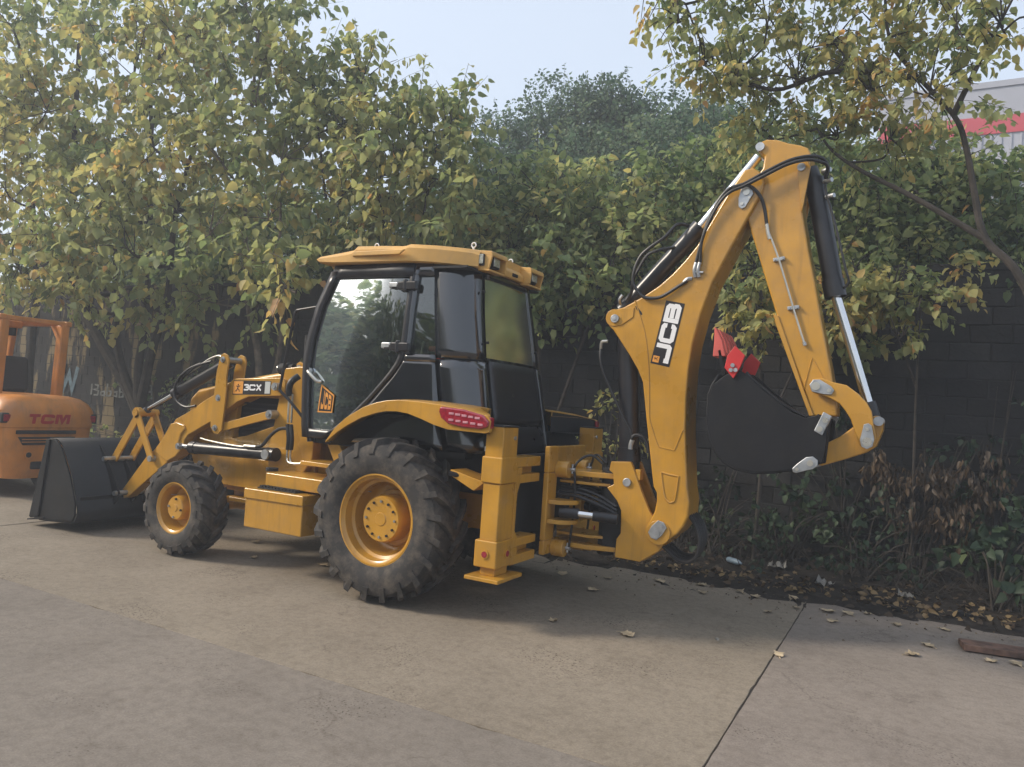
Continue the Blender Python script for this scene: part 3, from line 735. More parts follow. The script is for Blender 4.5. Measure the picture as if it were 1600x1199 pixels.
def door_rear(z): return pw(z, [(1.29, .93), (1.36, .80), (1.5, .60), (1.7, .38), (1.9, .20), (2.05, .10), (2.2, XB), (2.9, XB)])
for s in (1, -1):
    dr = bpy.data.objects.new('door', None); COL.objects.link(dr); dr.location = Vector((.6, s * .78, 1.3)) - wloc(cab); dr.parent = cab
    patch(lambda z: door_rear(z) + .02, lambda z: xfront(z) - .055, 'side', 1.37, ZT - .03, .004, s).build('pane', 'glass', dr, recalc=False)
    g = G(); patch(lambda z: xfront(z) - .060, lambda z: xfront(z) + .02, 'side', ZB, ZT, .012, s, 2, 14, g)
    patch(lambda z: door_rear(z) - .0, lambda z: xfront(z) - .05, 'side', ZB, 1.375, .010, s, 8, 2, g)
    patch(lambda z: XB + .0, lambda z: xfront(z), 'side', ZT - .06, ZT + .06, .010, s, 8, 2, g)
    patch(lambda z: door_rear(z) - .018, lambda z: door_rear(z) + .030, 'side', ZB, ZT, .009, s, 2, 24, g)
    g.build('door_frame', 'black', dr, solid=.03, recalc=False)
    # hinge blocks on the door's rear edge, with a clamp each side of the glass
    for z in (2.715, 2.165):
        h = G().box((.11, s * (hw(z) + .03), z), (.20, .05, .075)); h.box((.23, s * (hw(z) + .022), z), (.12, .03, .045)); h.cyl((.13, s * (hw(z) + .04), z - .055), (.13, s * (hw(z) + .04), z + .055), .022, n=12)
        h.build('hinge', 'black', dr, bevel=.012)
        G().box((.27, s * (hw(z) + .02), z + .01), (.10, .035, .055)).build('hinge_clamp', 'zinc', dr, bevel=.012)
    G().tube([cab_pt('side', 1.155, 1.90, .02, s), cab_pt('side', 1.13, 1.905, .055, s), cab_pt('side', 1.07, 1.86, .06, s), cab_pt('side', 1.02, 1.82, .045, s), cab_pt('side', 1.0, 1.815, .015, s)], .017, n=10).build('door_handle', 'pipe', dr)
    G().cyl(cab_pt('side', 1.15, 1.91, .012, s), cab_pt('side', 1.15, 1.91, .040, s), .035, n=18).build('lock', 'zinc', dr)
    # grab bar seen through the glass
    G().tube([cab_pt('side', .93, 2.36, -.05, s), cab_pt('side', .955, 2.2, -.06, s), cab_pt('side', .965, 1.95, -.06, s), cab_pt('side', .955, 1.72, -.05, s)], .012, n=8).build('grab_bar', 'pipe', dr)
    # quarter window, pillar and lower quarter panel
    patch(lambda z: xrear(z) + RC + .05, lambda z: XB - .04, 'side', ZW + .01, ZT - .02, .004, s).build('side_window', 'glass', cab, recalc=False)
    g = G(); patch(lambda z: XB - .055, lambda z: XB + .01, 'side', ZW - .03, ZT + .05, .006, s, 2, 10, g)
    patch(lambda z: xrear(z) + RC + .04, lambda z: XB, 'side', ZT - .05, ZT + .06, .006, s, 6, 2, g)
    patch(lambda z: xrear(z) + RC + .04, lambda z: XB, 'side', ZW - .04, ZW + .022, .008, s, 6, 2, g)
    g.build('pillar', 'gloss', cab, solid=.03, recalc=False)
    patch(lambda z: 0, lambda z: 1, 'corner', ZW + .0, ZT + .05, .004, s, 14, 10).build('rear_pillar', 'gloss', cab, solid=.02, recalc=False)
    patch(lambda z: 0, lambda z: 1, 'corner', ZB, ZW - .012, .012, s, 14, 10).build('quarter_panel', 'gloss', cab, solid=.02, recalc=False)
    patch(lambda z: xrear(z) + RC + .05, lambda z: door_rear(z) - .022, 'side', ZB, ZW - .012, .012, s, 10, 14).build('lower_panel', 'gloss', cab, solid=.02, recalc=False)
    pts = [cab_pt('side', x, z, .016, s) for x, z in ((.31, 1.655), (.20, 1.715), (.08, 1.755), (-.06, 1.772), (-.16, 1.770))] + [cab_pt('side', -.18, 1.80, .016, s)]
    G().tube(pts, .006, n=6).build('trim_strip', 'pipe', cab)
# rear wall
G_ = patch(lambda z: -corner_end(z) - .03, lambda z: corner_end(z) + .03, 'rear', ZW + .03, ZT - .02, .012, 1, 14, 8)
G_.build('rear_window', 'glass_dark', cab, recalc=False)
patch(lambda z: -corner_end(z) - .01, lambda z: corner_end(z) + .01, 'rear', 1.54, ZW + .0, .008, 1, 14, 8).build('rear_panel', 'black', cab, solid=.02, recalc=False)
patch(lambda z: -corner_end(z) - .01, lambda z: corner_end(z) + .01, 'rear', ZB, 1.525, .004, 1, 14, 3).build('rear_skirt', 'black', cab, solid=.02, recalc=False)
patch(lambda z: -corner_end(z) - .01, lambda z: corner_end(z) + .01, 'rear', ZT - .035, ZT + .06, .006, 1, 14, 2).build('header', 'gloss', cab, solid=.02, recalc=False)
for s in (1, -1):
    for z in (2.25, 2.70):
        G().cyl((xrear(z) - .02, s * .47, z), (xrear(z) - .045, s * .47, z), .012, n=10).build('window_stud', 'black', cab)
# front: windscreen, corner posts, floor
for s in (1, -1):
    G().tube([(xfront(z) - .02, s * (hw(z) - .02), z) for z in (1.25, 1.6, 1.95, 2.2, 2.52, 2.87)], .035, n=10).build('front_pillar', 'black', cab)
V = [(xfront(z) - .01, y, z) for z in (1.9, 2.2, 2.5, 2.84) for y in (-.66, .66)]
G().add(V, [(i * 2, i * 2 + 1, i * 2 + 3, i * 2 + 2) for i in range(3)]).build('windscreen', 'glass', cab, recalc=False)
G().bb(-.6, 1.1, -.74, .74, 1.24, 1.29).build('floor', 'matt', cab)
G().bb(-.46, 1.0, -.69, .69, 2.875, 2.895).build('headliner', 'matt', cab)
G().bb(1.02, 1.10, -.72, .72, 1.25, 1.92).build('front_panel', 'matt', cab)
G().prism([(.88, 1.29), (1.08, 1.29), (1.10, 2.0), (.92, 2.02), (.84, 1.90)], -.32, .32).build('dashboard', 'matt', cab, bevel=.02)
sw = G().lathe([(.195 + .016 * cos(a), .016 * sin(a)) for a in [2 * pi * k / 8 for k in range(8)]], n=32, closed=True)
for k in range(3): sw.cyl((0, 0, 0), (.19 * cos(2.1 * k), 0, .19 * sin(2.1 * k)), .012, n=8)
rot = Matrix.Rotation(radians(62), 4, 'X')
swo = sw.build('steering_wheel', 'matt', cab); swo.matrix_parent_inverse = Matrix(); swo.parent = cab
swo.location = (.68, 0, 2.06); swo.matrix_parent_inverse = Matrix.Translation(-wloc(cab)); swo.rotation_euler = (radians(62), 0, radians(90))
g = G(); g.bb(.02, .52, -.25, .25, 1.58, 1.72); g.box((-.0, 0, 2.02), (.14, .48, .66), Matrix.Rotation(radians(-8), 3, 'Y')); g.bb(.1, .42, -.15, .15, 1.29, 1.58); g.box((-.06, 0, 2.42), (.1, .3, .16))
g.build('seat', 'seat', cab, bevel=.04, seg=3)
for s in (1, -1):
    G().bb(-.42, .3, s * .42, s * .70, 1.29, 1.86).build('console', 'matt', cab, bevel=.03)
lv = G().cyl((-.10, .50, 1.86), (-.12, .51, 2.16), .014, n=8)
lvo = lv.build('control_lever', 'matt', cab)
G().bb(-.20, -.02, .46, .56, 2.15, 2.20).build('knob', 'red', lvo, bevel=.015)
G().bb(-.15, -.08, .48, .54, 2.07, 2.15).build('knob', 'red', lvo, bevel=.01)
# badge on the door: yellow outline, black field, yellow letters
def bd(x, z, o): return cab_pt('side', x, z, o, 1)
b0 = quad('badge', [bd(x, z, .017) for x, z in ((.985, 1.795), (.815, 1.700), (.822, 1.535), (1.000, 1.530))], 'print_orange', cab)
quad('badge_field', [bd(x, z, .0185) for x, z in ((.972, 1.770), (.828, 1.690), (.834, 1.548), (.985, 1.545))], 'print', b0)
g = G(); lift = 0
for i, ch in enumerate('JCB'):
    for st in FONT[ch][1]:
        lift += .0003
        def fn(a, b, i=i):
            t = (i + .06 + a / 1.25 * .84) / 3; x = .968 - .132 * t; top = lerp(1.752, 1.688, t); z = lerp(1.560, top, b)
            return bd(x, z, .0196 + lift)
        stroke_poly(g, st, .24, fn)
g.build('lettering', 'print_orange', b0, smooth=False, recalc=False)

# roof with a stepped crown and two rear pods
def ro_hw(x): return pw(x, [(-.58, .50), (-.42, .575), (-.2, .68), (.1, .77), (.8, .81), (1.2, .78)])
ST = [(1.185, 2.965, 2.985), (1.15, 2.945, 3.012), (.95, 2.93, 3.035), (.80, 2.925, 3.052), (.735, 2.925, 3.062), (.69, 2.925, 3.098), (.40, 2.925, 3.094), (.20, 2.925, 3.086), (.165, 2.925, 3.088), (.115, 2.925, 3.102), (-.10, 2.92, 3.095), (-.28, 2.91, 3.085), (-.42, 2.90, 3.075), (-.48, 2.90, 3.06)]
g = G(); ring = []
for x, zb, zt in ST:
    w = ro_hw(x); k = min(.05, (zt - zb) * .4)
    sec = [(-w + .02, zb), (w - .02, zb), (w, zb + .012), (w, zt - k), (w - k * .6, zt - k * .25), (w - k * 2, zt), (0, zt + .012), (-w + k * 2, zt), (-w + k * .6, zt - k * .25), (-w, zt - k), (-w, zb + .012)]
    ring.append([(x, a, b) for a, b in sec])
m_ = len(ring[0])
for q in ring: g.v += q
for i in range(len(ring) - 1):
    g.f += [(i * m_ + k, i * m_ + (k + 1) % m_, (i + 1) * m_ + (k + 1) % m_, (i + 1) * m_ + k) for k in range(m_)]
g.f += [tuple(range(m_)), tuple(range((len(ring) - 1) * m_, len(ring) * m_))[::-1]]
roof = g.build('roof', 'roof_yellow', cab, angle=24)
# lower lip of the roof that shows as a shaded ledge on the side
for s in (1, -1):
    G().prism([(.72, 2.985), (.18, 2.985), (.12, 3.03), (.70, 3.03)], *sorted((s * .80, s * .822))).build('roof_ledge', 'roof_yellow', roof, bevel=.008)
for s in (1, -1):
    g = G()
    # pod: hollow hood open to the rear, built of top, two cheeks and a back plate
    x0, x1, y0, y1, z0, z1 = -.600, -.34, s * .235, s * .515, 2.895, 3.060
    g.prism([(x0, z1 - .035), (x0 + .01, z1 - .008), (x1, z1 + .012), (x1, z1 - .02), (x0, z1 - .055)], *sorted((y0, y1)))
    g.prism([(x0 + .01, z0), (x0, z1 - .05), (x1, z1 - .01), (x1, z0)], *sorted((y0, y0 + s * .022)))
    g.prism([(x0 + .03, z0), (x0, z1 - .05), (x1, z1 - .01), (x1, z0)], *sorted((y1 - s * .022, y1)))
    g.bb(-.42, -.39, y0, y1, z0, z1 - .02)
    g.prism([(x0 + .02, z0 - .022), (x1, z0 - .0), (x1, z0 + .03), (x0 + .02, z0 - .002)], *sorted((y0, y1)))
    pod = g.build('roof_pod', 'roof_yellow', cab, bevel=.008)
    w1 = G().box((-.530, s * .375, 2.972), (.07, .125, .105)).build('work_light', 'matt', cab, bevel=.01)
    G().box((-.567, s * .375, 2.974), (.008, .105, .082)).build('lens', 'lamp', w1, bevel=.003)
    # side facing work light in the near shoulder
    w2 = G().box((-.475, s * .512, 2.975), (.10, .05, .105)).build('work_light', 'matt', cab, bevel=.01)
    G().box((-.48, s * .538, 2.978), (.080, .008, .080)).build('lens', 'lamp', w2, bevel=.003)
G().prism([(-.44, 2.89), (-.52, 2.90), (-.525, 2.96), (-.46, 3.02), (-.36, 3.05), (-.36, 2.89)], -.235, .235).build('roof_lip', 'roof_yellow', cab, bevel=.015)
G().bb(-.533, -.518, -.10, .0, 2.925, 2.955).build('camera_slot', 'matt', cab, bevel=.004)
g = G().lathe([(.022 + .006 * cos(a), .006 * sin(a)) for a in [2 * pi * k / 8 for k in range(8)]], n=20, closed=True)
for (x, y, z) in ((-.36, .45, 3.125), (-.44, -.10, 3.085), (.6, .62, 3.12), (.6, -.62, 3.12)):
    o = g.build('lifting_eye', 'white', cab); o.location = (x, y, z); o.matrix_parent_inverse = Matrix.Translation(-wloc(cab))
    G().cyl((x, y, z - .05), (x, y, z - .02), .010, n=8).build('eye_shank', 'white', cab)
G().tube([(-.45, .2, 3.07), (-.2, .05, 3.12), (.1, 0, 3.14), (.4, .05, 3.13), (.55, .1, 3.10)], .012, n=8).build('roof_cable', 'hose', cab)

# mirror bracket and round lamp ahead of the cab
g = G().tube([(1.14, .76, 2.53), (1.37, .80, 2.49)], .011, n=8); g.tube([(1.37, .80, 2.49), (1.39, .80, 2.46), (1.405, .80, 2.40), (1.50, .80, 1.82), (1.515, .80, 1.74), (1.50, .80, 1.70), (1.40, .78, 1.62), (1.22, .76, 1.46)], .014, n=8, sub=4)
g.build('mirror_bracket', 'black', BL)
g = G().cyl((1.82, .50, 1.925), (1.70, .50, 1.935), .062, n=24); g.cyl((1.70, .50, 1.935), (1.64, .50, 1.94), .045, n=20); g.cyl((1.835, .50, 1.924), (1.82, .50, 1.925), .055, n=24)
o = g.build('front_lamp', 'matt', BL, bevel=.008)
G().cyl((1.72, .50, 1.86), (1.72, .50, 1.70), .015, n=8).build('bracket', 'matt', o)
G().cyl((1.84, .50, 1.9235), (1.835, .50, 1.924), .05, n=24).build('lens', 'lamp', o)
ex = G().cyl((2.2, -.25, 1.8), (2.2, -.25, 2.35), .045, n=18).build('exhaust_stack', 'matt', BL)

# fenders
FT = [(.60, 1.292), (.50, 1.42), (.40, 1.505), (.328, 1.550), (.20, 1.620), (.073, 1.664), (-.04, 1.688), (-.157, 1.700), (-.35, 1.698), (-.60, 1.684), (-.80, 1.665), (-1.02, 1.625)]
FL = [(.59, 1.288), (.47, 1.385), (.369, 1.448), (.22, 1.525), (.065, 1.575), (-.04, 1.597), (-.143, 1.602), (-.26, 1.592), (-.395, 1.558), (-.52, 1.520), (-.66, 1.492), (-1.00, 1.488)]
for s in (1, -1):
    fd = G().prism(FT + [(-1.045, 1.585), (-1.04, 1.50)] + FL[::-1], *sorted((s * 1.085, s * 1.125))).build('fender', 'yellow', BL, bevel=.012, seg=3)
    # top skin from the rim of the arch in to the cab
    V = []
    for i, (x, z) in enumerate(FT):
        for y, dz, lim in ((1.12, -.008, -1.03), (1.05, .006, -1.00), (.90, .012, -.90), (.60, .012, -.74)): V.append((max(x, lim), s * y, z + dz))
    g = G().add(V, [(i * 4 + k, i * 4 + k + 1, i * 4 + k + 5, i * 4 + k + 4) for i in range(len(FT) - 1) for k in range(3)])
    g.build('fender_top', 'yellow', fd, angle=50)
    V = []
    for i in range(len(FL)):
        x, z = FL[i]
        for y in (1.09, .55): V.append((x, s * y, z - .004 - (.02 if i < 8 else 0)))
    n0 = len(V)
    V += [(.62, s * .66, 1.0), (.62, s * .66, 1.30), (-1.03, s * .66, 1.0), (-1.03, s * .66, 1.50)]
    g = G().add(V, [(i * 2, i * 2 + 1, i * 2 + 3, i * 2 + 2) for i in range(len(FL) - 1)])
    g.add([(x, s * .62, z) for x, z in FL] + [(-1.03, s * .62, .95), (.62, s * .62, .95)], [tuple(range(len(FL) + 2))])
    g.add([(-1.025, s * 1.10, 1.615), (-.995, s * 1.05, 1.628), (-.895, s * .90, 1.655), (-.735, s * .60, 1.68), (-.74, s * .60, 1.45), (-.90, s * .90, 1.45), (-1.00, s * 1.05, 1.47), (-1.03, s * 1.10, 1.49)], [(0, 1, 6, 7), (1, 2, 5, 6), (2, 3, 4, 5)])
    g.build('arch_liner', 'bucket', fd, angle=50)
    # tail light wrapped round the rear shoulder
    tl = G().prism([(-.585, 1.672), (-.80, 1.662), (-.985, 1.628), (-1.042, 1.580), (-1.03, 1.535), (-.97, 1.518), (-.80, 1.520), (-.665, 1.540), (-.60, 1.580), (-.575, 1.63)], *sorted((s * 1.09, s * 1.148))).build('tail_light', 'lamp_red', fd, bevel=.016, seg=3)
    for zz, xx0, xx1 in ((1.622, -.70, -.94), (1.572, -.70, -.97)):
        for k in range(5):
            a = lerp(xx0, xx1, k / 4.0)
            G().box((a, s * 1.149, zz - .020 * k / 4), (.046, .008, .018)).build('lens', 'lamp_clear', tl, bevel=.003)
    G().box((-1.03, s * 1.09, 1.57), (.03, .06, .09)).build('lens', 'lamp_red', tl, bevel=.01)
G().tube([(-.93, .72, 1.0), (-.80, .9, 1.10), (-.62, 1.0, 1.14)], .02, n=8).build('bracket_pipe', 'black', BL)
G().prism([(-.85, 1.02), (-.62, 1.12), (-.62, 1.17), (-.95, 1.10)], .74, .98).build('fender_bracket', 'yellow', BL, bevel=.006)

# ------------------------------------------------------------------ rear frame, stabilisers
for s in (1, -1):
    yb0, yb1 = .80, 1.04
    sl = bpy.data.objects.new('stabilizer', None); COL.objects.link(sl); sl.location = (-1.045, s * .92, .36); link(sl, BL, False)
    G().bb(-1.125, -.965, s * yb0, s * yb1, 1.30, 1.545).build('outer_tube', 'yellow', sl, bevel=.010)
    G().bb(-1.128, -.962, s * (yb0 - .002), s * (yb1 + .002), 1.546, 1.556).build('top_cap', 'matt', sl, bevel=.003)
    G().bb(-1.135, -.950, s * (yb0 - .012), s * (yb1 + .014), 1.105, 1.312).build('sleeve', 'yellow', sl, bevel=.012)
    G().bb(-1.122, -.968, s * yb0, s * yb1, .66, 1.104).build('outer_tube', 'yellow', sl, bevel=.010)
    G().bb(-1.140, -.940, s * (yb0 - .02), s * (yb1 + .022), .455, .665).build('shoe_sleeve', 'yellow', sl, bevel=.012)
    G().bb(-1.11, -.98, s * .815, s * 1.02, .392, .455).build('inner_leg', 'yellow', sl, bevel=.006)
    G().bb(-1.20, -.90, s * .72, s * 1.12, .362, .392).build('foot_pad', 'yellow', sl, bevel=.006)
    for (p, q) in (((-1.04, s * 1.062, .56), (-1.04, s * 1.072, .56)), ((-1.140, s * .90, .56), (-1.150, s * .90, .56))):
        p, q = Vector(p), Vector(q)
        rf = G().cyl(p, q, .034, n=22).build('reflector', 'yellow', sl)
        G().cyl(p.lerp(q, .7), p.lerp(q, 1.3), .024, n=20).build('lens', 'lamp_red', rf)
    G().cyl((-1.125, s * .86, 1.46), (-1.138, s * .86, 1.46), .016, n=6).build('bolt', 'zinc', sl)
    G().bb(-.965, -.945, s * .97, s * 1.02, 1.345, 1.385).build('bolt', 'zinc', sl, bevel=.006)
bf = G()
bf.bb(-1.215, -1.165, -.40, .38, 1.17, 1.395)              # top band
for s in (1, -1): bf.bb(-1.2148, -1.165, s * .20, s * .38, .60, 1.1699)
bf.bb(-1.2149, -1.165, -.38, .38, .48, .5999)
frame = bf.build('rear_frame', 'yellow', BL, bevel=.012, seg=3)
for s in (1, -1):
    # slotted cross beams running out to the stabiliser tubes
    g = G(); y0, y1 = s * .375, s * .805
    g.bb(-1.13, -.975, y0, y1, 1.225, 1.305); g.bb(-1.13, -.975, y0, y1, 1.095, 1.165); g.bb(-1.1298, -.9752, s * .70, y1, 1.1651, 1.2249); g.bb(-1.05, -.98, y0, s * .70, 1.1652, 1.2248)
    g.build('cross_beam', 'yellow', frame, bevel=.006)
    g = G()
    g.bb(-1.13, -.975, y0, y1, .585, .65); g.bb(-1.13, -.975, y0, y1, .445, .520); g.bb(-1.1298, -.9752, s * .70, y1, .5201, .5849); g.bb(-1.05, -.98, y0, s * .70, .5202, .5848)
    g.build('cross_beam', 'yellow', frame, bevel=.006)
    G().prism([(s * .80, 1.10), (s * .715, 1.10), (s * .755, 1.02), (s * .760, .72), (s * .70, .645), (s * .80, .645)], -1.128, -1.09, axis='x').build('web_plate', 'yellow', frame, bevel=.005)
    for z in (1.20, .53):
        bs = G().cyl((-1.215, s * .20, z), (-1.33, s * .20, z), .072, n=28).build('clamp_boss', 'yellow', frame, bevel=.008)
        hx = G().cyl((-1.33, s * .185, z + .005), (-1.37, s * .185, z + .005), .016, n=8); hx.cyl((-1.345, s * .185, z - .03), (-1.345, s * .185, z + .05), .010, n=8); hx.build('hose_fitting', 'zinc', bs)
    G().tube([(-1.355, s * .185, .54), (-1.37, s * .185, .7), (-1.38, s * .18, .95), (-1.37, s * .185, 1.15), (-1.36, s * .185, 1.19)], .011, n=8).build('hose', 'hose', frame)
    G().tube([(-1.355, s * .185, 1.21), (-1.38, s * .17, 1.27), (-1.42, s * .10, 1.32), (-1.48, s * .06, 1.33), (-1.56, s * .04, 1.27)], .011, n=8).build('hose', 'hose', frame)
g = G(); 
for z in (.66, .71, .76): pass
G().bb(-.98, -.90, -.60, .60, .62, 1.30).build('rear_bulkhead', 'matt', BL)
# sideshift carriage, kingpost, slew rams
carr = bpy.data.objects.new('carriage', None); COL.objects.link(carr); carr.location = (-1.25, 0, .5); link(carr, BL, False)
for z0, z1, yw, x1 in ((1.155, 1.20, .17, -1.74), (1.085, 1.11, .15, -1.66), (.545, .585, .17, -1.74), (.64, .665, .15, -1.62)):
    G().prism([(-1.216, -yw), (-1.5, -yw), (x1, -.09), (x1, .09), (-1.5, yw), (-1.216, yw)], z0, z1, axis='z').build('carriage_plate', 'yellow', carr, bevel=.006)
for s in (1, -1):
    for z in (.93, .765):
        G().prism([(-1.216, s * .16), (-1.216, s * .36), (-1.32, s * .34), (-1.42, s * .22), (-1.42, s * .16)], z - .018, z + .018, axis='z').build('ram_lug', 'yellow', carr, bevel=.005)
    sr = G().cyl((-1.30, s * .29, .85), (-1.46, s * .26, .848), .045, n=20).build('slew_ram', 'black', BL)
    G().cyl((-1.44, s * .264, .849), (-1.62, s * .225, .845), .030, n=18).build('piston_rod', 'chrome', sr)
    G().cyl((-1.58, s * .235, .846), (-1.78, s * .19, .84), .043, n=20).build('ram_head', 'black', sr)
    for k, dz in enumerate((0, .03, .06)):
        G().tube([(-1.22, s * (.12 + .03 * k), 1.04 - dz), (-1.40, s * (.13 + .03 * k), 1.045 - dz), (-1.58, s * (.11 + .03 * k), 1.0 - dz), (-1.74, s * .12, .93 - dz)], .016, n=8).build('hose', 'hose', carr)
g = G().cyl((-1.62, 0, .50), (-1.62, 0, 1.24), .07, n=24); g.bb(-1.78, -1.60, -.085, .085, .56, 1.22)
g.build('slew_post', 'matt', BL, bevel=.01)
KP = [(-1.672, 1.305), (-1.843, 1.318), (-1.86, 1.29), (-1.95, 1.09), (-2.03, .93), (-2.15, .80), (-2.17, .70), (-2.129, .625), (-1.974, .512), (-1.757, .517), (-1.762, .669), (-1.795, .72), (-1.787, .907), (-1.745, .985), (-1.65, 1.083), (-1.708, 1.117), (-1.697, 1.207), (-1.66, 1.23)]
for s in (1, -1):
    kp = G().prism(KP, *sorted((s * .100, s * .142))).build('kingpost_plate', 'yellow', BL, bevel=.006)
    G().cyl((-1.825, s * .13, 1.146), (-1.825, s * .160, 1.146), .036, n=20).build('pin_cap', 'zinc', kp, bevel=.006)
G().bb(-2.0, -1.80, -.10, .10, .52, .60).build('kingpost_web', 'yellow', BL, bevel=.006)

# ------------------------------------------------------------------ boom
BOOM = [(-2.116, .690), (-2.060, .705), (-2.015, .745), (-2.012, .80), (-2.05, .87), (-2.078, .94), (-2.090, 1.02), (-2.086, 1.09), (-2.055, 1.14), (-2.035, 1.25), (-1.960, 1.679), (-1.909, 1.985), (-1.860, 2.085), (-1.784, 2.199), (-1.70, 2.31), (-1.622, 2.412),
        (-1.585, 2.445), (-1.563, 2.49), (-1.563, 2.535), (-1.590, 2.575), (-1.640, 2.590), (-1.70, 2.605), (-1.862, 2.693), (-2.00, 2.785), (-2.105, 2.880), (-2.20, 2.985), (-2.291, 3.104), (-2.393, 3.291), (-2.520, 3.524), (-2.630, 3.690),
        (-2.70, 3.70), (-2.76, 3.655), (-2.785, 3.58), (-2.775, 3.50), (-2.671, 3.290), (-2.548, 3.042), (-2.437, 2.805), (-2.356, 2.549), (-2.306, 2.309), (-2.285, 2.10), (-2.282, 1.85), (-2.290, 1.627), (-2.334, 1.162), (-2.357, 1.054), (-2.352, .935), (-2.320, .85), (-2.275, .785), (-2.181, .705)]
boom = G().prism(BOOM, -.165, .165).build('boom', 'yellow', BL, bevel=.016, seg=3)
DIPC = [(-1.84, 2.583)]
for s in (1, -1):
    o_ = s * .165
    # lug bosses, weld seams, recess, slot
    G().cyl((-1.625, o_ - s * .01, 2.515), (-1.625, o_ + s * .010, 2.515), .072, n=30).build('lug_boss', 'yellow', boom, bevel=.004)
    G().prism([(-1.63, 2.583), (-1.70, 2.595), (-1.80, 2.60), (-1.795, 2.52), (-1.70, 2.455), (-1.63, 2.444)], *sorted((o_ - s * .01, o_ + s * .0085))).build('lug_boss', 'yellow', boom, bevel=.004)
    pn = G().cyl((-1.640, o_, 2.505), (-1.640, o_ + s * .030, 2.505), .036, n=24); pn.cyl((-1.640, o_ + s * .028, 2.505), (-1.640, o_ + s * .036, 2.505), .018, n=6); pn.build('pivot_pin', 'zinc', boom, bevel=.004)
    for pts in ([(-1.985, 1.70), (-2.005, 1.635), (-2.072, 1.476), (-2.10, 1.462), (-2.190, 1.450), (-2.215, 1.458), (-2.266, 1.606), (-2.282, 1.61)],
                [(-1.80, 2.66), (-1.90, 2.40), (-1.955, 2.10), (-1.985, 1.70)]):
        G().tube([(x, o_ + s * .0005, z) for x, z in pts], .0055, n=6, sub=3).build('weld_seam', 'yellow', boom)
    # recessed window near the foot: a frame of raised lip and a sunk dark-edged floor
    RW = [(-2.118, 1.262), (-2.185, 1.250), (-2.252, 1.243), (-2.256, 1.225), (-2.243, 1.065), (-2.225, 1.035), (-2.195, 1.028), (-2.170, 1.048), (-2.150, 1.085), (-2.118, 1.235)]
    G().tube([(x, o_ + s * .001, z) for x, z in RW + RW[:1]], .0085, n=6, sub=2).build('weld_seam', 'yellow', boom)
    # foot pin retaining plate
    rp_ = G().cyl((-2.125, o_, .775), (-2.125, o_ + s * .014, .775), .098, n=30).build('foot_boss', 'yellow', boom, bevel=.005)
    rt = Matrix.Rotation(radians(-36), 3, 'Y')
    pl = [(-.045, .072), (0, .090), (.045, .072), (.055, 0), (.045, -.060), (0, -.078), (-.045, -.060), (-.055, 0)]
    P = [rt @ Vector((a, 0, b)) for a, b in pl]
    g = G().prism([(-2.115 + p.x * 1.0, .792 + p.z) for p in P], *sorted((o_ + s * .014, o_ + s * .026)))
    pz = g.build('retaining_plate', 'zinc', boom, bevel=.004)
    G().cyl((-2.15, o_ + s * .026, .835), (-2.15, o_ + s * .036, .835), .016, n=6).build('bolt', 'zinc', pz)
    G().cyl((-2.10, o_ + s * .026, .770), (-2.10, o_ + s * .031, .770), .040, n=20).build('pin_face', 'zinc', pz)
    # pivot plate at the head
    P = [(-2.620, 3.545), (-2.655, 3.565), (-2.700, 3.535), (-2.712, 3.49), (-2.655, 3.385), (-2.625, 3.375), (-2.605, 3.395), (-2.600, 3.46)]
    pz = G().prism(P, *sorted((o_ + s * .001, o_ + s * .014))).build('retaining_plate', 'zinc', boom, bevel=.004)
    for (x, z, q) in ((-2.660, 3.505, .026), (-2.630, 3.415, .013), (-2.685, 3.46, .010)): G().cyl((x, o_ + s * .014, z), (x, o_ + s * .022, z), q, n=16).build('bolt', 'pipe', pz)
G().prism([(-1.815, 2.615), (-1.862, 2.565), (-1.872, 2.545), (-1.862, 2.538), (-1.815, 2.590), (-1.806, 2.612)], .1652, .1672).build('lifting_slot', 'matt', boom)
for s in (1, -1): G().prism([(-2.135, 1.240), (-2.250, 1.228), (-2.238, 1.055), (-2.20, 1.04), (-2.165, 1.07)], *sorted((s * .160, s * .1658))).build('recess_floor', 'yellow', boom)
G().bb(-1.93, -1.885, .05, .13, 1.17, 1.26).build('hose_guide', 'yellow', boom, bevel=.005)
# boom decal, reading upward
D0, D1, D2, D3 = Vector((-2.067, 0, 2.661)), Vector((-2.224, 0, 2.632)), Vector((-2.127, 0, 2.114)), Vector((-1.967, 0, 2.143))   # top letter-top, top baseline, foot baseline, foot letter-top
def bp_(t, v, o=.1668):     # t along the text (0 foot, 1 top), v 0 baseline .. 1 letter top
    p = (D2 * (1 - t) + D1 * t) * (1 - v) + (D3 * (1 - t) + D0 * t) * v; return (p.x, o, p.z)
dc = quad('decal', [bp_(0, 0), bp_(1, 0), bp_(1, 1), bp_(0, 1)], 'print', boom)
g = G(); lift = 0
for i, ch in enumerate('JCB'):
    for st in FONT[ch][1]:
        lift += .0004
        stroke_poly(g, st, .285, lambda a, b, i=i: bp_(.035 + (i + (a - .0) / 1.25 * .95) * .318, .10 + b * .80, .1675 + lift))
g.build('lettering', 'white', dc, smooth=False, recalc=False)
quad('decal_field', [bp_(.03, .60, .1676), bp_(.13, .60, .1676), bp_(.13, .93, .1676), bp_(.03, .93, .1676)], 'print_orange', dc)
ex_ = Vector(bp_(1, 0)) - Vector(bp_(0, 0)); ey_ = Vector(bp_(0, 1)) - Vector(bp_(0, 0))
emblem(dc, Vector(bp_(.052, .655, .1682)), ex_, ey_, .038)

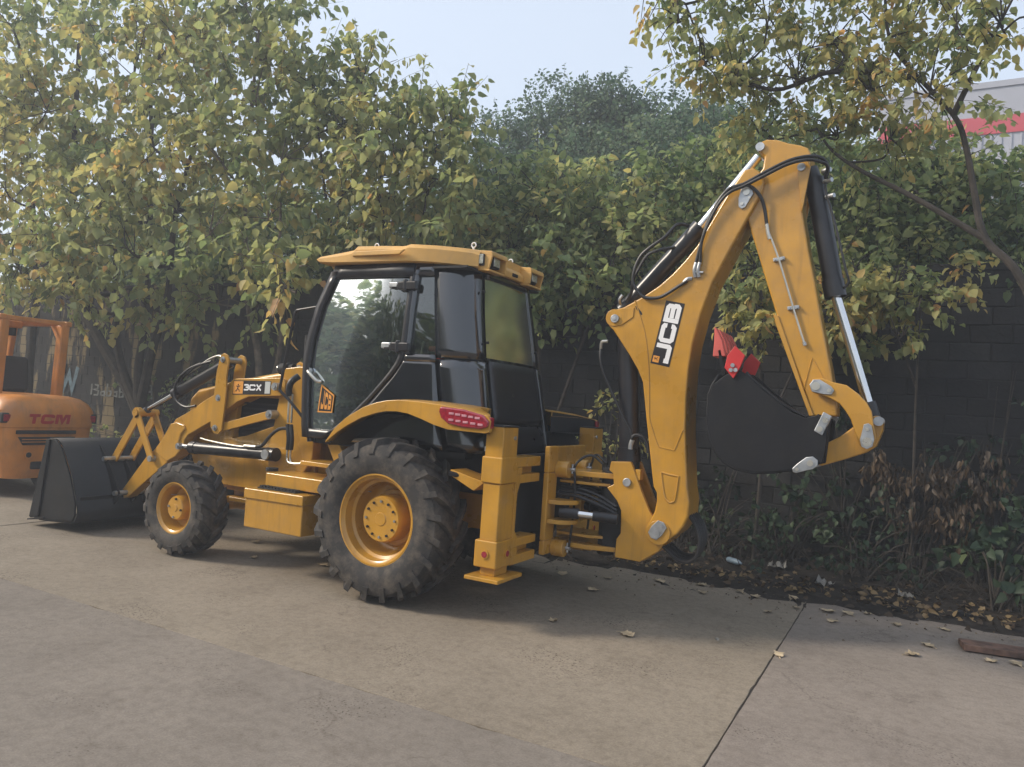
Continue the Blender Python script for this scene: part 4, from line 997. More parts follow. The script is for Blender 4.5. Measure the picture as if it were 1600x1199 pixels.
# boom lift ram beside the cab, dipper ram along the boom back
br = G().cyl((-1.70, 0, 2.36), (-1.775, 0, 1.40), .085, n=28); br.cyl((-1.772, 0, 1.43), (-1.782, 0, 1.31), .098, n=28)
bram = br.build('boom_ram', 'black', BL)
G().cyl((-1.69, 0, 2.36), (-1.645, 0, 2.50), .045, n=18).build('piston_rod', 'chrome', bram)
G().bb(-1.86, -1.70, -.07, .07, 1.22, 1.34).build('ram_eye', 'black', bram, bevel=.02)
G().tube([(-1.498, .10, 2.25), (-1.512, .12, 2.31), (-1.565, .12, 2.318)], .014, n=8).build('hose_fitting', 'pipe', bram)
G().tube([(-1.50, .10, 2.26), (-1.51, .12, 2.16), (-1.545, .12, 2.05), (-1.592, .12, 1.957), (-1.68, .12, 1.80), (-1.754, .12, 1.668), (-1.82, .12, 1.57), (-1.84, .12, 1.49)], .013, n=8).build('hose', 'hose', bram)
G().tube([(-1.83, .12, 1.46), (-1.84, .13, 1.52), (-1.875, .13, 1.545), (-1.93, .13, 1.53), (-1.965, .12, 1.48), (-1.98, .12, 1.40)], .014, n=8).build('hose', 'hose', bram)
G().tube([(-1.826, .12, 1.42), (-1.828, .12, 1.46), (-1.842, .125, 1.50)], .020, n=8).build('hose_fitting', 'zinc', bram)
for k in range(5):
    y = -.10 + .05 * k; q = .10 + .02 * k
    G().tube([(-2.33, y, .95), (-2.40, y, .90 - q * .2), (-2.44, y, .78 - q * .3), (-2.40, y, .66 - q * .4), (-2.28, y, .62 - q * .3), (-2.15, y, .66)], .014, n=7).build('hose', 'hose', boom)

dr_ = G().cyl((-1.66, 0, 2.615), (-2.245, 0, 3.27), .070, n=28); dr_.cyl((-2.22, 0, 3.242), (-2.27, 0, 3.298), .076, n=28); dr_.cyl((-1.64, 0, 2.593), (-1.70, 0, 2.66), .076, n=28)
dram = dr_.build('dipper_ram', 'black', BL)
G().cyl((-2.24, 0, 3.265), (-2.70, 0, 3.84), .036, n=20).build('piston_rod', 'chrome', dram)
G().tube([(-2.18, .03, 3.30), (-2.10, .10, 3.30), (-2.024, .17, 3.185), (-1.90, .19, 3.09), (-1.829, .19, 3.019), (-1.785, .19, 2.90), (-1.790, .19, 2.79), (-1.868, .19, 2.695), (-1.95, .19, 2.675), (-2.04, .19, 2.69), (-2.166, .185, 2.770), (-2.235, .18, 2.815)], .014, n=8).build('hose', 'hose', dram)
G().tube([(-2.08, .06, 3.12), (-1.98, .12, 3.09), (-1.873, .13, 3.048), (-1.80, .13, 2.93), (-1.757, .13, 2.83), (-1.745, .11, 2.74), (-1.69, .07, 2.66)], .013, n=8).build('hose', 'hose', dram)
G().tube([(-1.64, .06, 2.64), (-1.635, .09, 2.68), (-1.66, .09, 2.72)], .014, n=8).build('hose_fitting', 'zinc', dram)
G().tube([(-2.20, .17, 2.795), (-2.235, .175, 2.83), (-2.27, .168, 2.835)], .015, n=8).build('hose_fitting', 'zinc', dram)
for q in (0, .03):
    G().tube([(-3.216, .06 + q, 3.60), (-3.236, .12 + q, 3.66), (-3.20, .19, 3.715 - q), (-3.106, .205 + q * .4, 3.735 - q), (-2.964, .205 + q * .4, 3.716 - q), (-2.793, .21 + q * .4, 3.639 - q), (-2.64, .215, 3.56 - q * .6), (-2.54, .215, 3.535 - q), (-2.46, .215, 3.45 - q), (-2.384, .205, 3.298 - q), (-2.335, .195, 3.124), (-2.30 - q, .185, 2.97), (-2.29 - q, .182, 2.92)], .0135, n=8).build('hose', 'hose', boom)
for q in (0, .03):
    G().tube([(-2.300 - q, .184, 2.96), (-2.288 - q, .182, 2.90), (-2.295 - q, .170, 2.845)], .015, n=8).build('hose_fitting', 'zinc', boom)
G().tube([(-2.30, .18, 2.885), (-2.36, .18, 2.88)], .009, n=6).build('hose_fitting', 'zinc', boom)
G().tube([(-2.56, .215, 3.535), (-2.63, .215, 3.555), (-2.70, .205, 3.535), (-2.765, .185, 3.465), (-2.800, .165, 3.37), (-2.822, .155, 3.245)], .0135, n=8).build('hose', 'hose', boom)

# ------------------------------------------------------------------ dipper
DIP = [(-2.64, 3.40), (-2.662, 3.316), (-2.931, 2.541), (-2.938, 2.507), (-3.152, 1.991), (-3.225, 1.790), (-3.395, 1.800), (-3.388, 1.885), (-3.332, 2.157), (-3.245, 2.530), (-3.190, 2.80), (-3.135, 3.028), (-3.075, 3.33), (-3.068, 3.45), (-3.105, 3.70), (-3.112, 3.78), (-3.085, 3.830), (-3.03, 3.855), (-2.944, 3.880), (-2.86, 3.915), (-2.778, 3.928), (-2.715, 3.905), (-2.700, 3.865), (-2.735, 3.83), (-2.77, 3.79), (-2.76, 3.70), (-2.70, 3.62), (-2.63, 3.52)]
dip = G().prism(DIP, -.130, .130).build('dipper', 'yellow', BL, bevel=.016, seg=3)
for s in (1, -1):
    o_ = s * .130
    # lower cheek doubler, seam ridges, head lugs
    G().prism([(-2.905, 2.555), (-2.945, 2.54), (-3.15, 2.0), (-3.235, 1.795), (-3.205, 1.79), (-2.93, 2.47)], *sorted((o_ - s * .01, o_ + s * .012))).build('edge_flange', 'yellow', dip, bevel=.005)
    G().tube([(x, o_ + s * .001, z) for x, z in ((-3.155, 1.99), (-3.195, 2.20), (-3.215, 2.205), (-3.30, 2.05))], .005, n=6, sub=2).build('weld_seam', 'yellow', dip)
    G().prism([(-3.02, 3.64), (-3.045, 3.50), (-3.070, 3.33), (-3.082, 3.40), (-3.115, 3.68), (-3.09, 3.72), (-3.03, 3.71)], *sorted((o_ - s * .01, o_ + s * .014))).build('ram_cheek', 'yellow', dip, bevel=.005)
    g = G().cyl((-3.05, o_, 3.675), (-3.05, o_ + s * .030, 3.675), .030, n=16); g.build('pivot_pin', 'zinc', dip)
    g = G().cyl((-2.735, o_ - s * .02, 3.868), (-2.735, o_ + s * .020, 3.868), .034, n=18); g.build('pivot_pin', 'zinc', dip)
    # pipe with its clamps
    G().tube([(-2.822, o_ + s * .024, 3.250), (-2.835, o_ + s * .024, 3.18), (-2.85, o_ + s * .022, 3.13)], .015, n=10).build('hose_fitting', 'pipe', dip)
    G().tube([(-2.842, o_ + s * .022, 3.18), (-2.929, o_ + s * .022, 2.965), (-3.066, o_ + s * .022, 2.551), (-3.145, o_ + s * .018, 2.325)], .0085, n=8, sub=2).build('pipe', 'pipe', dip)
    G().cyl((-3.140, o_ + s * .018, 2.34), (-3.150, o_ + s * .018, 2.315), .014, n=8).build('pipe_end', 'zinc', dip)
    for (x, z) in ((-2.926, 2.975), (-3.050, 2.600)):
        cl = G().box((x, o_ + s * .012, z), (.085, .024, .030), Matrix.Rotation(radians(8), 3, 'Y')).build('pipe_clamp', 'zinc', dip, bevel=.005)
        for q in (-.03, .03): G().cyl((x + q, o_ + s * .02, z - q * .14), (x + q, o_ + s * .038, z - q * .14), .010, n=6).build('bolt', 'zinc', cl)
# bucket ram on the dipper back
b2 = G().cyl((-3.13, 0, 3.62), (-3.315, 0, 2.77), .072, n=28); b2.cyl((-3.300, 0, 2.83), (-3.328, 0, 2.70), .080, n=28)
bkr = b2.build('dipper_bucket_ram', 'black', BL)
G().cyl((-3.325, 0, 2.72), (-3.600, 0, 1.88), .036, n=20).build('piston_rod', 'chrome', bkr)
G().cyl((-3.590, 0, 1.92), (-3.640, 0, 1.77), .05, n=18).build('rod_eye', 'black', bkr)
G().cyl((-3.09, 0, 3.70), (-3.14, 0, 3.58), .06, n=18).build('ram_eye', 'black', bkr)
G().tube([(-3.216, .06, 3.62), (-3.225, .07, 3.50), (-3.300, .07, 3.25), (-3.390, .07, 2.906), (-3.415, .06, 2.82), (-3.40, .05, 2.775), (-3.37, .03, 2.765)], .009, n=8).build('pipe', 'hose', bkr)
for z in (3.66, 3.58, 3.46): G().cyl((-3.19 - (3.66 - z) * .18, .05, z), (-3.25 - (3.66 - z) * .18, .09, z), .018, n=8).build('hose_fitting', 'zinc', bkr)
# tipping links
CL = [(-3.205, 2.02), (-3.225, 2.065), (-3.28, 2.075), (-3.358, 2.048), (-3.45, 2.03), (-3.527, 1.974), (-3.59, 1.91), (-3.624, 1.850), (-3.640, 1.76), (-3.663, 1.670), (-3.655, 1.615), (-3.610, 1.590), (-3.560, 1.600), (-3.535, 1.660), (-3.490, 1.785), (-3.455, 1.84), (-3.407, 1.897), (-3.34, 1.93), (-3.276, 1.951), (-3.225, 1.965)]
for s in (1, -1):
    o_ = s * .19
    cl = G().prism(CL, *sorted((s * .150, o_))).build('tipping_link', 'yellow', BL, bevel=.008)
    for P, bl in (([(-3.20, 2.02), (-3.225, 2.060), (-3.27, 2.062), (-3.35, 2.015), (-3.372, 1.985), (-3.355, 1.955), (-3.30, 1.955), (-3.22, 1.970)], ((-3.245, 2.012, .030), (-3.338, 1.985, .014))),
                  ([(-3.578, 1.755), (-3.608, 1.765), (-3.628, 1.75), (-3.650, 1.655), (-3.64, 1.60), (-3.605, 1.580), (-3.570, 1.595), (-3.557, 1.64)], ((-3.605, 1.632, .032), (-3.602, 1.722, .014)))):
        pz = G().prism(P, *sorted((o_ + s * .001, o_ + s * .012))).build('retaining_plate', 'zinc', cl, bevel=.004)
        for x, z, q in bl: G().cyl((x, o_ + s * .012, z), (x, o_ + s * .022, z), q, n=18).build('bolt', 'pipe', pz)
L2 = [(-3.53, 1.755), (-3.42, 1.655), (-3.285, 1.570), (-3.272, 1.445), (-3.30, 1.425), (-3.46, 1.490), (-3.60, 1.552), (-3.66, 1.60), (-3.70, 1.72), (-3.700, 1.79), (-3.67, 1.825), (-3.63, 1.82), (-3.60, 1.78)]
bl = G().prism(L2, -.11, .11).build('bucket_link', 'yellow', BL, bevel=.012)
for s in (1, -1):
    G().cyl((-3.668, s * .09, 1.785), (-3.668, s * .135, 1.785), .034, n=18).build('pivot_pin', 'zinc', bl)
# digging bucket
DB = [(-2.600, 2.055), (-2.520, 1.985), (-2.495, 1.90), (-2.495, 1.70), (-2.525, 1.555), (-2.57, 1.470), (-2.640, 1.400), (-2.725, 1.358), (-2.863, 1.342), (-3.0, 1.36), (-3.094, 1.385), (-3.200, 1.41), (-3.330, 1.460), (-3.350, 1.62), (-3.345, 1.760), (-3.28, 1.800), (-3.201, 1.772), (-3.12, 1.80), (-3.052, 1.843), (-2.879, 1.970), (-2.760, 2.075), (-2.700, 2.110)]
SH = [(-2.57, 2.06), (-2.520, 1.975), (-2.497, 1.90), (-2.497, 1.70), (-2.527, 1.56), (-2.575, 1.472), (-2.640, 1.404), (-2.725, 1.362), (-2.863, 1.347), (-3.0, 1.365), (-3.094, 1.392), (-3.200, 1.42), (-3.320, 1.47)]
n_ = len(SH)
dbk = G().add([(a, -.30, b) for a, b in SH] + [(a, .30, b) for a, b in SH], [(i, i + 1, n_ + i + 1, n_ + i) for i in range(n_ - 1)]).build('digging_bucket', 'bucket', BL, solid=-.018, angle=25, recalc=False)
for s in (1, -1): G().prism(DB, *sorted((s * .275, s * .305))).build('side_plate', 'bucket', dbk, bevel=.006)
for y in (.16, -.19): G().prism([(-3.10, 1.385), (-3.34, 1.455), (-3.36, 1.77), (-3.27, 1.81), (-3.17, 1.70)], y, y + .03).build('ear', 'bucket', dbk, bevel=.006)
G().tube([(-3.20, .29, 1.783), (-3.05, .29, 1.855), (-2.879, .29, 1.982), (-2.76, .29, 2.086)], .013, n=6, sub=2).build('side_rib', 'bucket', dbk)
for s in (1, -1):
    o_ = s * .308
    sc = G().prism([(-2.674, 2.285), (-2.752, 2.213), (-2.72, 2.12), (-2.675, 2.035), (-2.604, 2.116), (-2.622, 2.21)], *sorted((o_, o_ + s * .022))).build('side_cutter', 'red', dbk, bevel=.004)
    for (x, z) in ((-2.666, 2.135), (-2.655, 2.098), (-2.690, 2.100)): G().cyl((x, o_ + s * .02, z), (x, o_ + s * .034, z), .016, n=8).build('bolt', 'zinc', sc)
    P = [(-3.318, 1.825), (-3.375, 1.795), (-3.318, 1.655), (-3.262, 1.685)]
    pz = G().prism(P, *sorted((o_ - s * .05, o_ + s * .008))).build('retaining_plate', 'zinc', dbk, bevel=.005)
    for x, z in ((-3.335, 1.765), (-3.30, 1.70)): G().cyl((x, o_, z), (x, o_ + s * .020, z), .020, n=14).build('bolt', 'pipe', pz)
    P = [(-3.265, 1.500), (-3.300, 1.475), (-3.300, 1.435), (-3.27, 1.410), (-3.16, 1.370), (-3.135, 1.375), (-3.13, 1.40), (-3.16, 1.435), (-3.22, 1.490)]
    pz = G().prism(P, *sorted((o_, o_ + s * .014))).build('retaining_plate', 'zinc', dbk, bevel=.005)
    for x, z, q in ((-3.250, 1.450, .022), (-3.163, 1.398, .012)): G().cyl((x, o_ + s * .012, z), (x, o_ + s * .024, z), q, n=14).build('bolt', 'pipe', pz)
G().prism([(-2.585, 2.05), (-2.61, 2.07), (-2.56, 2.26), (-2.535, 2.25)], -.29, .29).build('cutting_lip', 'bucket', dbk, bevel=.004)
for k in range(5):
    y = -.26 + .13 * k
    G().prism([(-2.50, 2.20), (-2.60, 2.205), (-2.565, 2.33), (-2.515, 2.425), (-2.50, 2.43), (-2.505, 2.32)], y - .03, y + .03).build('tooth', 'palered', dbk, bevel=.008)

# ------------------------------------------------------------------ forklift behind the bucket
FK = thing('forklift', 'orange forklift seen from behind with red lettering on its counterweight', 'forklift', (7.4, 0, 0))
FX = 6.60
cw = G()
# counterweight lofted downwards: z, half width, rear x, corner
CWS = [(.27, .47, .10), (.40, .50, .05), (.62, .57, .02), (.80, .62, .0), (.965, .635, 0), (.975, .645, -.012), (1.06, .66, -.015), (1.20, .655, 0), (1.30, .60, .04), (1.37, .52, .12), (1.405, .40, .22), (1.415, .20, .35)]
ring = []
for z, w, dx in CWS:
    c = .16
    sec = [(FX + dx + .95, w)] + [(FX + dx + c - c * sin(a) + .0, w - c * 1.0 + c * cos(a)) for a in (0, .35, .8, 1.2, 1.57)] + [(FX + dx + c - c * sin(a), -(w - c + c * cos(a))) for a in (1.57, 1.2, .8, .35, 0)] + [(FX + dx + .95, -w)]
    ring.append([(x, y, z) for x, y in sec])
m_ = len(ring[0])
for q in ring: cw.v += q
for i in range(len(ring) - 1):
    cw.f += [(i * m_ + k, i * m_ + (k + 1) % m_, (i + 1) * m_ + (k + 1) % m_, (i + 1) * m_ + k) for k in range(m_)]
cw.f += [tuple(range(m_)), tuple(range((len(ring) - 1) * m_, len(ring) * m_))]
cwt = cw.build('counterweight', 'orange', FK, angle=28)
G().bb(FX - .018, FX + .03, -.34, .46, .885, .935).build('vent_slot', 'matt', cwt, smooth=False)
G().prism([(.43, .845), (-.34, .845), (-.28, .735), (.36, .735)], FX - .010, FX + .03, axis='x').build('vent_slot', 'matt', cwt, smooth=False)
for z in (.775, .81): G().bb(FX - .016, FX + .02, -.30, .38, z - .004, z + .006).build('vent_bar', 'orange', cwt, smooth=False)
G().cyl((FX + .0, .27, .60), (FX + .018, .27, .60), .052, n=24).build('towing_pin', 'orange', cwt)
G().cyl((FX - .002, .27, .60), (FX + .03, .27, .60), .036, n=24).build('pin_hole', 'matt', cwt)
G().bb(FX + .012, FX + .06, .02, .22, .40, .505).build('tow_notch', 'matt', cwt, bevel=.02)
for s in (1, -1):
    lm = G().bb(FX + .006, FX + .10, s * .46, s * .645, 1.03, 1.165).build('tail_lamp', 'matt', cwt, bevel=.015)
    G().bb(FX - .002, FX + .02, s * .54, s * .625, 1.05, 1.145).build('lens', 'lamp_red', lm, bevel=.008)
    G().bb(FX - .002, FX + .02, s * .485, s * .535, 1.06, 1.135).build('lens', 'lamp', lm, bevel=.008)
lettering('lettering', 'TCM', (FX - .018, .325, 1.025), (0, -1, 0), (.0, 0, 1), .128, 'redprint', cwt, w=.31, gap=.14, slant=.12, squeeze=1.12, normal=(-1, 0, 0))
G().prism([(7.45, .35), (7.45, 1.33), (8.2, 1.33), (8.3, .9), (8.9, .85), (8.95, .35)], -.55, .55).build('body', 'orange', FK, bevel=.04)
G().bb(7.75, 8.25, -.25, .25, 1.33, 1.45).build('seat_cushion', 'seat', FK, bevel=.05)
G().box((7.72, 0, 1.68), (.12, .46, .52), Matrix.Rotation(radians(8), 3, 'Y')).build('seat_back', 'seat', FK, bevel=.05)
gd = bpy.data.objects.new('overhead_guard', None); COL.objects.link(gd); gd.location = (8, 0, 2.4); link(gd, FK, False); gd.location = Vector((8, 0, 2.4)) - FK.location
for s in (1, -1):
    G().prism([(7.20, 1.30), (7.34, 1.30), (7.30, 2.44), (7.16, 2.44)], *sorted((s * .355, s * .475))).build('post', 'orange', gd, bevel=.02)
    G().prism([(8.75, .9), (8.87, .9), (8.62, 2.40), (8.50, 2.40)], *sorted((s * .38, s * .46))).build('post', 'orange', gd, bevel=.02)
    G().bb(7.15, 8.65, s * .40, s * .50, 2.425, 2.50).build('side_rail', 'orange', gd, bevel=.02)
    G().prism([(7.30, 2.24), (7.34, 2.24), (7.50, 2.425), (7.30, 2.425)], *sorted((s * .38, s * .44))).build('corner_gusset', 'orange', gd, bevel=.01)
for x in (7.19, 7.45, 7.7, 7.95, 8.2, 8.45): G().bb(x - .025, x + .035, -.40, .40, 2.43, 2.492).build('roof_bar', 'orange', gd, bevel=.01)
hg = G(); hg.bb(7.32, 7.46, .10, .30, 2.33, 2.43); hg.build('beacon_bracket', 'orange', gd, bevel=.02)
G().cyl((7.40, .2, 2.22), (7.40, .2, 2.33), .05, n=16).build('rear_lamp', 'matt', gd)
ms = G()
for s in (1, -1): ms.bb(9.05, 9.20, s * .26, s * .36, .15, 2.75)
for z in (.4, 1.5, 2.68): ms.bb(9.08, 9.17, -.26, .26, z, z + .09)
mast = ms.build('mast', 'matt', FK, bevel=.01)
for s in (1, -1):
    G().cyl((9.12, s * .18, .3), (9.12, s * .18, 2.3), .035, n=14).build('mast_ram', 'matt', mast)
    for x, q, w in ((7.55, .30, .18), (8.80, .37, .24)):
        t = G().lathe([(q * .55, -w / 2), (q * .93, -w / 2), (q, -w * .38), (q, w * .38), (q * .93, w / 2), (q * .55, w / 2), (q * .5, 0)], c=(x, s * .52, q), n=36, closed=True).build('wheel', 'rubber', FK)
        G().cyl((x, s * (.52 - w * .4), q), (x, s * (.52 + w * .4), q), q * .56, n=28).build('rim', 'orange', t, bevel=.01)
for s in (1, -1): G().bb(9.2, 10.2, s * .25 - .06, s * .25 + .06, .06, .10).build('fork', 'matt', FK, bevel=.008)
sc = G().cyl((8.28, 0, 1.05), (8.15, 0, 1.62), .03, n=12).build('steering_column', 'matt', FK)
G().lathe([(.16 + .013 * cos(a), .013 * sin(a)) for a in [2 * pi * k / 8 for k in range(8)]], n=28, closed=True).build('steering_wheel', 'matt', sc)
swf = bpy.data.objects['steering_wheel.001'] if 'steering_wheel.001' in bpy.data.objects else None
if swf: swf.location = (8.14, 0, 1.64); swf.rotation_euler = (radians(80), 0, radians(90))
def yaw_thing(t, a): t.rotation_euler = (0, 0, a)

# ------------------------------------------------------------------ warehouse far behind
WB_ = thing('warehouse', 'pale grey metal warehouse with a red band below its eaves', 'building', (-6, -26, 0))
G().bb(-24, -2.2, -44, -25.05, 0, 14.3).build('wall', 'cladding', WB_, smooth=False)
G().bb(-24.1, -2.1, -44.1, -25.0, 14.301, 14.52).build('eaves', 'cladding', WB_, smooth=False)
G().bb(-24, -2.2, -25.045, -25.0, 12.60, 13.25).build('red_band', 'stripe', WB_, smooth=False)
g = G()
for k in range(72): g.bb(-24 + k * .302, -24 + k * .302 + .05, -25.044, -25.015, .2, 12.55); 
tag(g.build('cladding_rib', 'cladding', WB_, smooth=False), kind='stuff')

# ------------------------------------------------------------------ trees
TPL = np.array([(0, 0, 0), (.22, .36, .10), (.22, -.34, .07), (.45, 0, -.05), (.62, .30, .03), (.62, -.27, -.02), (1.0, .04, -.24)])
TRI = np.array([(0, 2, 3), (0, 3, 1), (2, 5, 3), (3, 4, 1), (5, 6, 3), (3, 6, 4)])
TPN = TPL * np.array([1, .55, 1])
def unit(a): return a / np.maximum(1e-6, np.linalg.norm(a, axis=-1, keepdims=True))
def leaves_object(name, pos, ax, size, tint, m, parent, narrow=False, nrm=None):
    n = len(pos)
    ax = unit(ax)
    up = np.array([0, 0, 1.0]) + NR.normal(0, .7, (n, 3)) if nrm is None else nrm
    z = unit(up - ax * (up * ax).sum(1, keepdims=True)); y = np.cross(z, ax)
    T = TPN if narrow else TPL
    V = pos[:, None, :] + size[:, None, None] * (T[None, :, 0:1] * ax[:, None, :] + T[None, :, 1:2] * y[:, None, :] + T[None, :, 2:3] * z[:, None, :])
    F = (TRI[None] + (np.arange(n) * 7)[:, None, None]).reshape(-1, 3)
    V = V.reshape(-1, 3)
    me = bpy.data.meshes.new(name)
    me.vertices.add(len(V)); me.vertices.foreach_set('co', V.astype(np.float32).ravel())
    me.loops.add(F.size); me.loops.foreach_set('vertex_index', F.astype(np.int32).ravel())
    me.polygons.add(len(F)); me.polygons.foreach_set('loop_start', (np.arange(len(F)) * 3).astype(np.int32)); me.polygons.foreach_set('loop_total', np.full(len(F), 3, np.int32))
    me.update(calc_edges=True)
    at = me.attributes.new('tint', 'FLOAT', 'FACE'); at.data.foreach_set('value', np.repeat(np.clip(tint, 0, 1), 6).astype(np.float32))
    me.materials.append(M[m])
    o = bpy.data.objects.new(name, me); COL.objects.link(o)
    if parent is not None: link(o, parent)
    return o
LEAF_DATA = {}
def leaf_data(t):
    k = int(max(0, min(.999, t)) * 10)
    if k not in LEAF_DATA:
        o = leaves_object('leaf', np.zeros((1, 3)), np.array([[1.0, 0, 0]]), np.ones(1), np.array([(k + .5) / 10]), 'leaf', None, nrm=np.array([[0, 0, 1.0]]))
        LEAF_DATA[k] = o.data; bpy.data.objects.remove(o)
    return LEAF_DATA[k]
def sprays(blobs, per, lsize, tint, droop=.45, nl=11, tl=.55, fill=.75, shoots=0):
    """twigs spread through each blob's volume, leaves set alternately along them"""
    P, A, SZ, TI, TW = [], [], [], [], []
    for bi, (bx, by, bz, br) in enumerate(blobs):
        n = max(6, int(per * br * br))
        q = unit(NR.normal(0, 1, (n, 3))) * (br * NR.random((n, 1)) ** (1 / 2.2)) * np.array([1.08, .95, .92])
        c = np.array([bx, by, bz]) + q
        dirs = unit(q * 1.0 / br + NR.normal(0, .45, (n, 3)) + np.array([0, 0, .25]))
        L = tl * (.6 + .7 * NR.random(n)) * (.7 + .3 * min(1, br / .8))
        t0 = tint + NR.normal(0, .10, n) + (((bi * 7) % 5) / 2 - 1) * .11
        if shoots:
            k_ = max(2, int(shoots * br * 3)); qq = unit(np.stack([NR.normal(0, .6, k_), NR.normal(0, .5, k_), np.abs(NR.normal(.8, .4, k_))], -1))
            c = np.concatenate([c, np.array([bx, by, bz]) + qq * br * .85]); dirs = np.concatenate([dirs, unit(qq + np.array([0, 0, .5]) + NR.normal(0, .2, (k_, 3)))])
            L = np.concatenate([L, br * (.8 + .5 * NR.random(k_))]); t0 = np.concatenate([t0, np.full(k_, tint)]); n += k_
        for i in range(n):
            p0 = c[i] - dirs[i] * L[i] * .4
            k = np.arange(nl)
            tt = (k + .6) / nl
            sag = np.array([0, 0, -1.0]) * (tt[:, None] ** 2) * .22 * L[i]
            pts = p0 + dirs[i] * (tt[:, None] * L[i]) + sag
            side = unit(np.cross(dirs[i], NR.normal(0, 1, 3)))
            sg = np.where(k % 2 == 0, 1, -1)[:, None]
            ax = dirs[i] * .45 + side * sg * .8 + NR.normal(0, .3, (nl, 3)) + np.array([0, 0, -droop])
            P.append(pts + ax * .03); A.append(ax); SZ.append(lsize * (.5 + .8 * NR.random(nl))); TI.append(t0[i] + NR.normal(0, .09, nl) + (NR.random(nl) > .96) * .3)
            TW.append((p0, p0 + dirs[i] * L[i] * .5 - np.array([0, 0, .05 * L[i]]), p0 + dirs[i] * L[i] - np.array([0, 0, .2 * L[i]])))
    return np.concatenate(P), np.concatenate(A), np.concatenate(SZ), np.concatenate(TI), TW
def twig_mesh(TW, rad=.006):
    g = G()
    for pts in TW:
        b = len(g.v)
        for i, p in enumerate(pts):
            q = rad * (1 - .3 * i)
            g.v += [(p[0] + q, p[1], p[2]), (p[0] - q * .5, p[1] + q * .87, p[2]), (p[0] - q * .5, p[1] - q * .87, p[2])]
        for i in range(len(pts) - 1):
            for k in range(3): g.f.append((b + i * 3 + k, b + i * 3 + (k + 1) % 3, b + i * 3 + 3 + (k + 1) % 3, b + i * 3 + 3 + k))
    return g
def tree(name, label, stems, blobs, per=26, lsize=.13, tint=.4, m='leaf', bark='bark', group=None, droop=.45, r0=.09, nl=11, tl=.55, cat='tree', limbs=True, narrow=False, big=0, dens=4.6, swell=1.28, shoots=0):
    blobs = [(a, b, c, q * swell) for a, b, c, q in blobs]; per = per * dens / swell ** 2
    base = stems[0][0]
    t = thing(name, label, cat, base, group)
    g = G()
    for i, st in enumerate(stems):
        g.tube(st, lambda q, i=i: r0 * (1 if i == 0 else .7) * (1 - .72 * q), n=9, sub=5)
    # limbs reach from the nearest stem point to each blob
    lp = []
    for st in stems:
        P = [Vector(p) for p in st]
        for a, b in zip(P, P[1:]):
            for k in range(5): lp.append(a.lerp(b, k / 5))
        lp.append(P[-1])
    TWs = []
    if limbs:
        for (bx, by, bz, br) in blobs:
            c = Vector((bx, by, bz))
            cand = [p for p in lp if p.z < c.z + .1 and p.z > .8] or lp
            p = min(cand, key=lambda q: (q - c).length + .25 * abs(q.z - c.z))
            mid = p.lerp(c, .5) + Vector((RND.uniform(-.15, .15), RND.uniform(-.15, .15), -.12 * (c - p).length))
            e = c + Vector((RND.uniform(-.2, .2) * br, RND.uniform(-.2, .2) * br, br * .5))
            g.tube([p, mid, c, e], lambda q: max(.006, r0 * .34 * (1 - .85 * q)), n=6, sub=4)
            for k in range(6):
                a = c.lerp(mid, RND.uniform(-.3, .6)); f = Vector((RND.gauss(0, 1), RND.gauss(0, 1), RND.gauss(.3, .7))).normalized() * br * .9
                g.tube([a, a + f * .5 + Vector((0, 0, .06)), a + f], lambda q: .011 * (1 - .75 * q), n=5, sub=3)
    tr = g.build('trunk', bark, t)
    P, A, SZ, TI, TW = sprays(blobs, per, lsize, tint, droop, nl, tl, shoots=shoots)
    if big:      # the leaves that show largest are parts of their own
        q = P - np.array(CP); dep = q @ np.array(d); sx = q @ np.array(rr_) / dep; sy = q @ np.array(uu_) / dep
        sc_ = np.where((np.abs(sx) < .68) & (np.abs(sy) < .51) & (dep > 1), SZ / dep, 0) * (.6 + .4 * NR.random(len(P)))
        pick = np.argsort(-sc_)[:big]
        for k in pick:
            a = Vector(A[k]).normalized(); up = Vector((RND.gauss(0, .4), RND.gauss(0, .4), 1)); z = (up - a * up.dot(a)).normalized(); y = z.cross(a)
            o = bpy.data.objects.new('leaf', leaf_data(TI[k])); COL.objects.link(o); o.parent = t
            p = Vector(P[k]) - t.location
            o.matrix_local = Matrix(((a.x, y.x, z.x, p.x), (a.y, y.y, z.y, p.y), (a.z, y.z, z.z, p.z), (0, 0, 0, 1))) @ Matrix.Scale(SZ[k], 4)
        keep = np.ones(len(P), bool); keep[pick] = False
        P, A, SZ, TI = P[keep], A[keep], SZ[keep], TI[keep]
    cr = leaves_object('crown', P, A, SZ, TI, m, t, narrow)
    if big: cr['kind'] = 'stuff'
    tag(twig_mesh(TW).build('twigs', bark, t, recalc=False), kind='stuff')
    return t

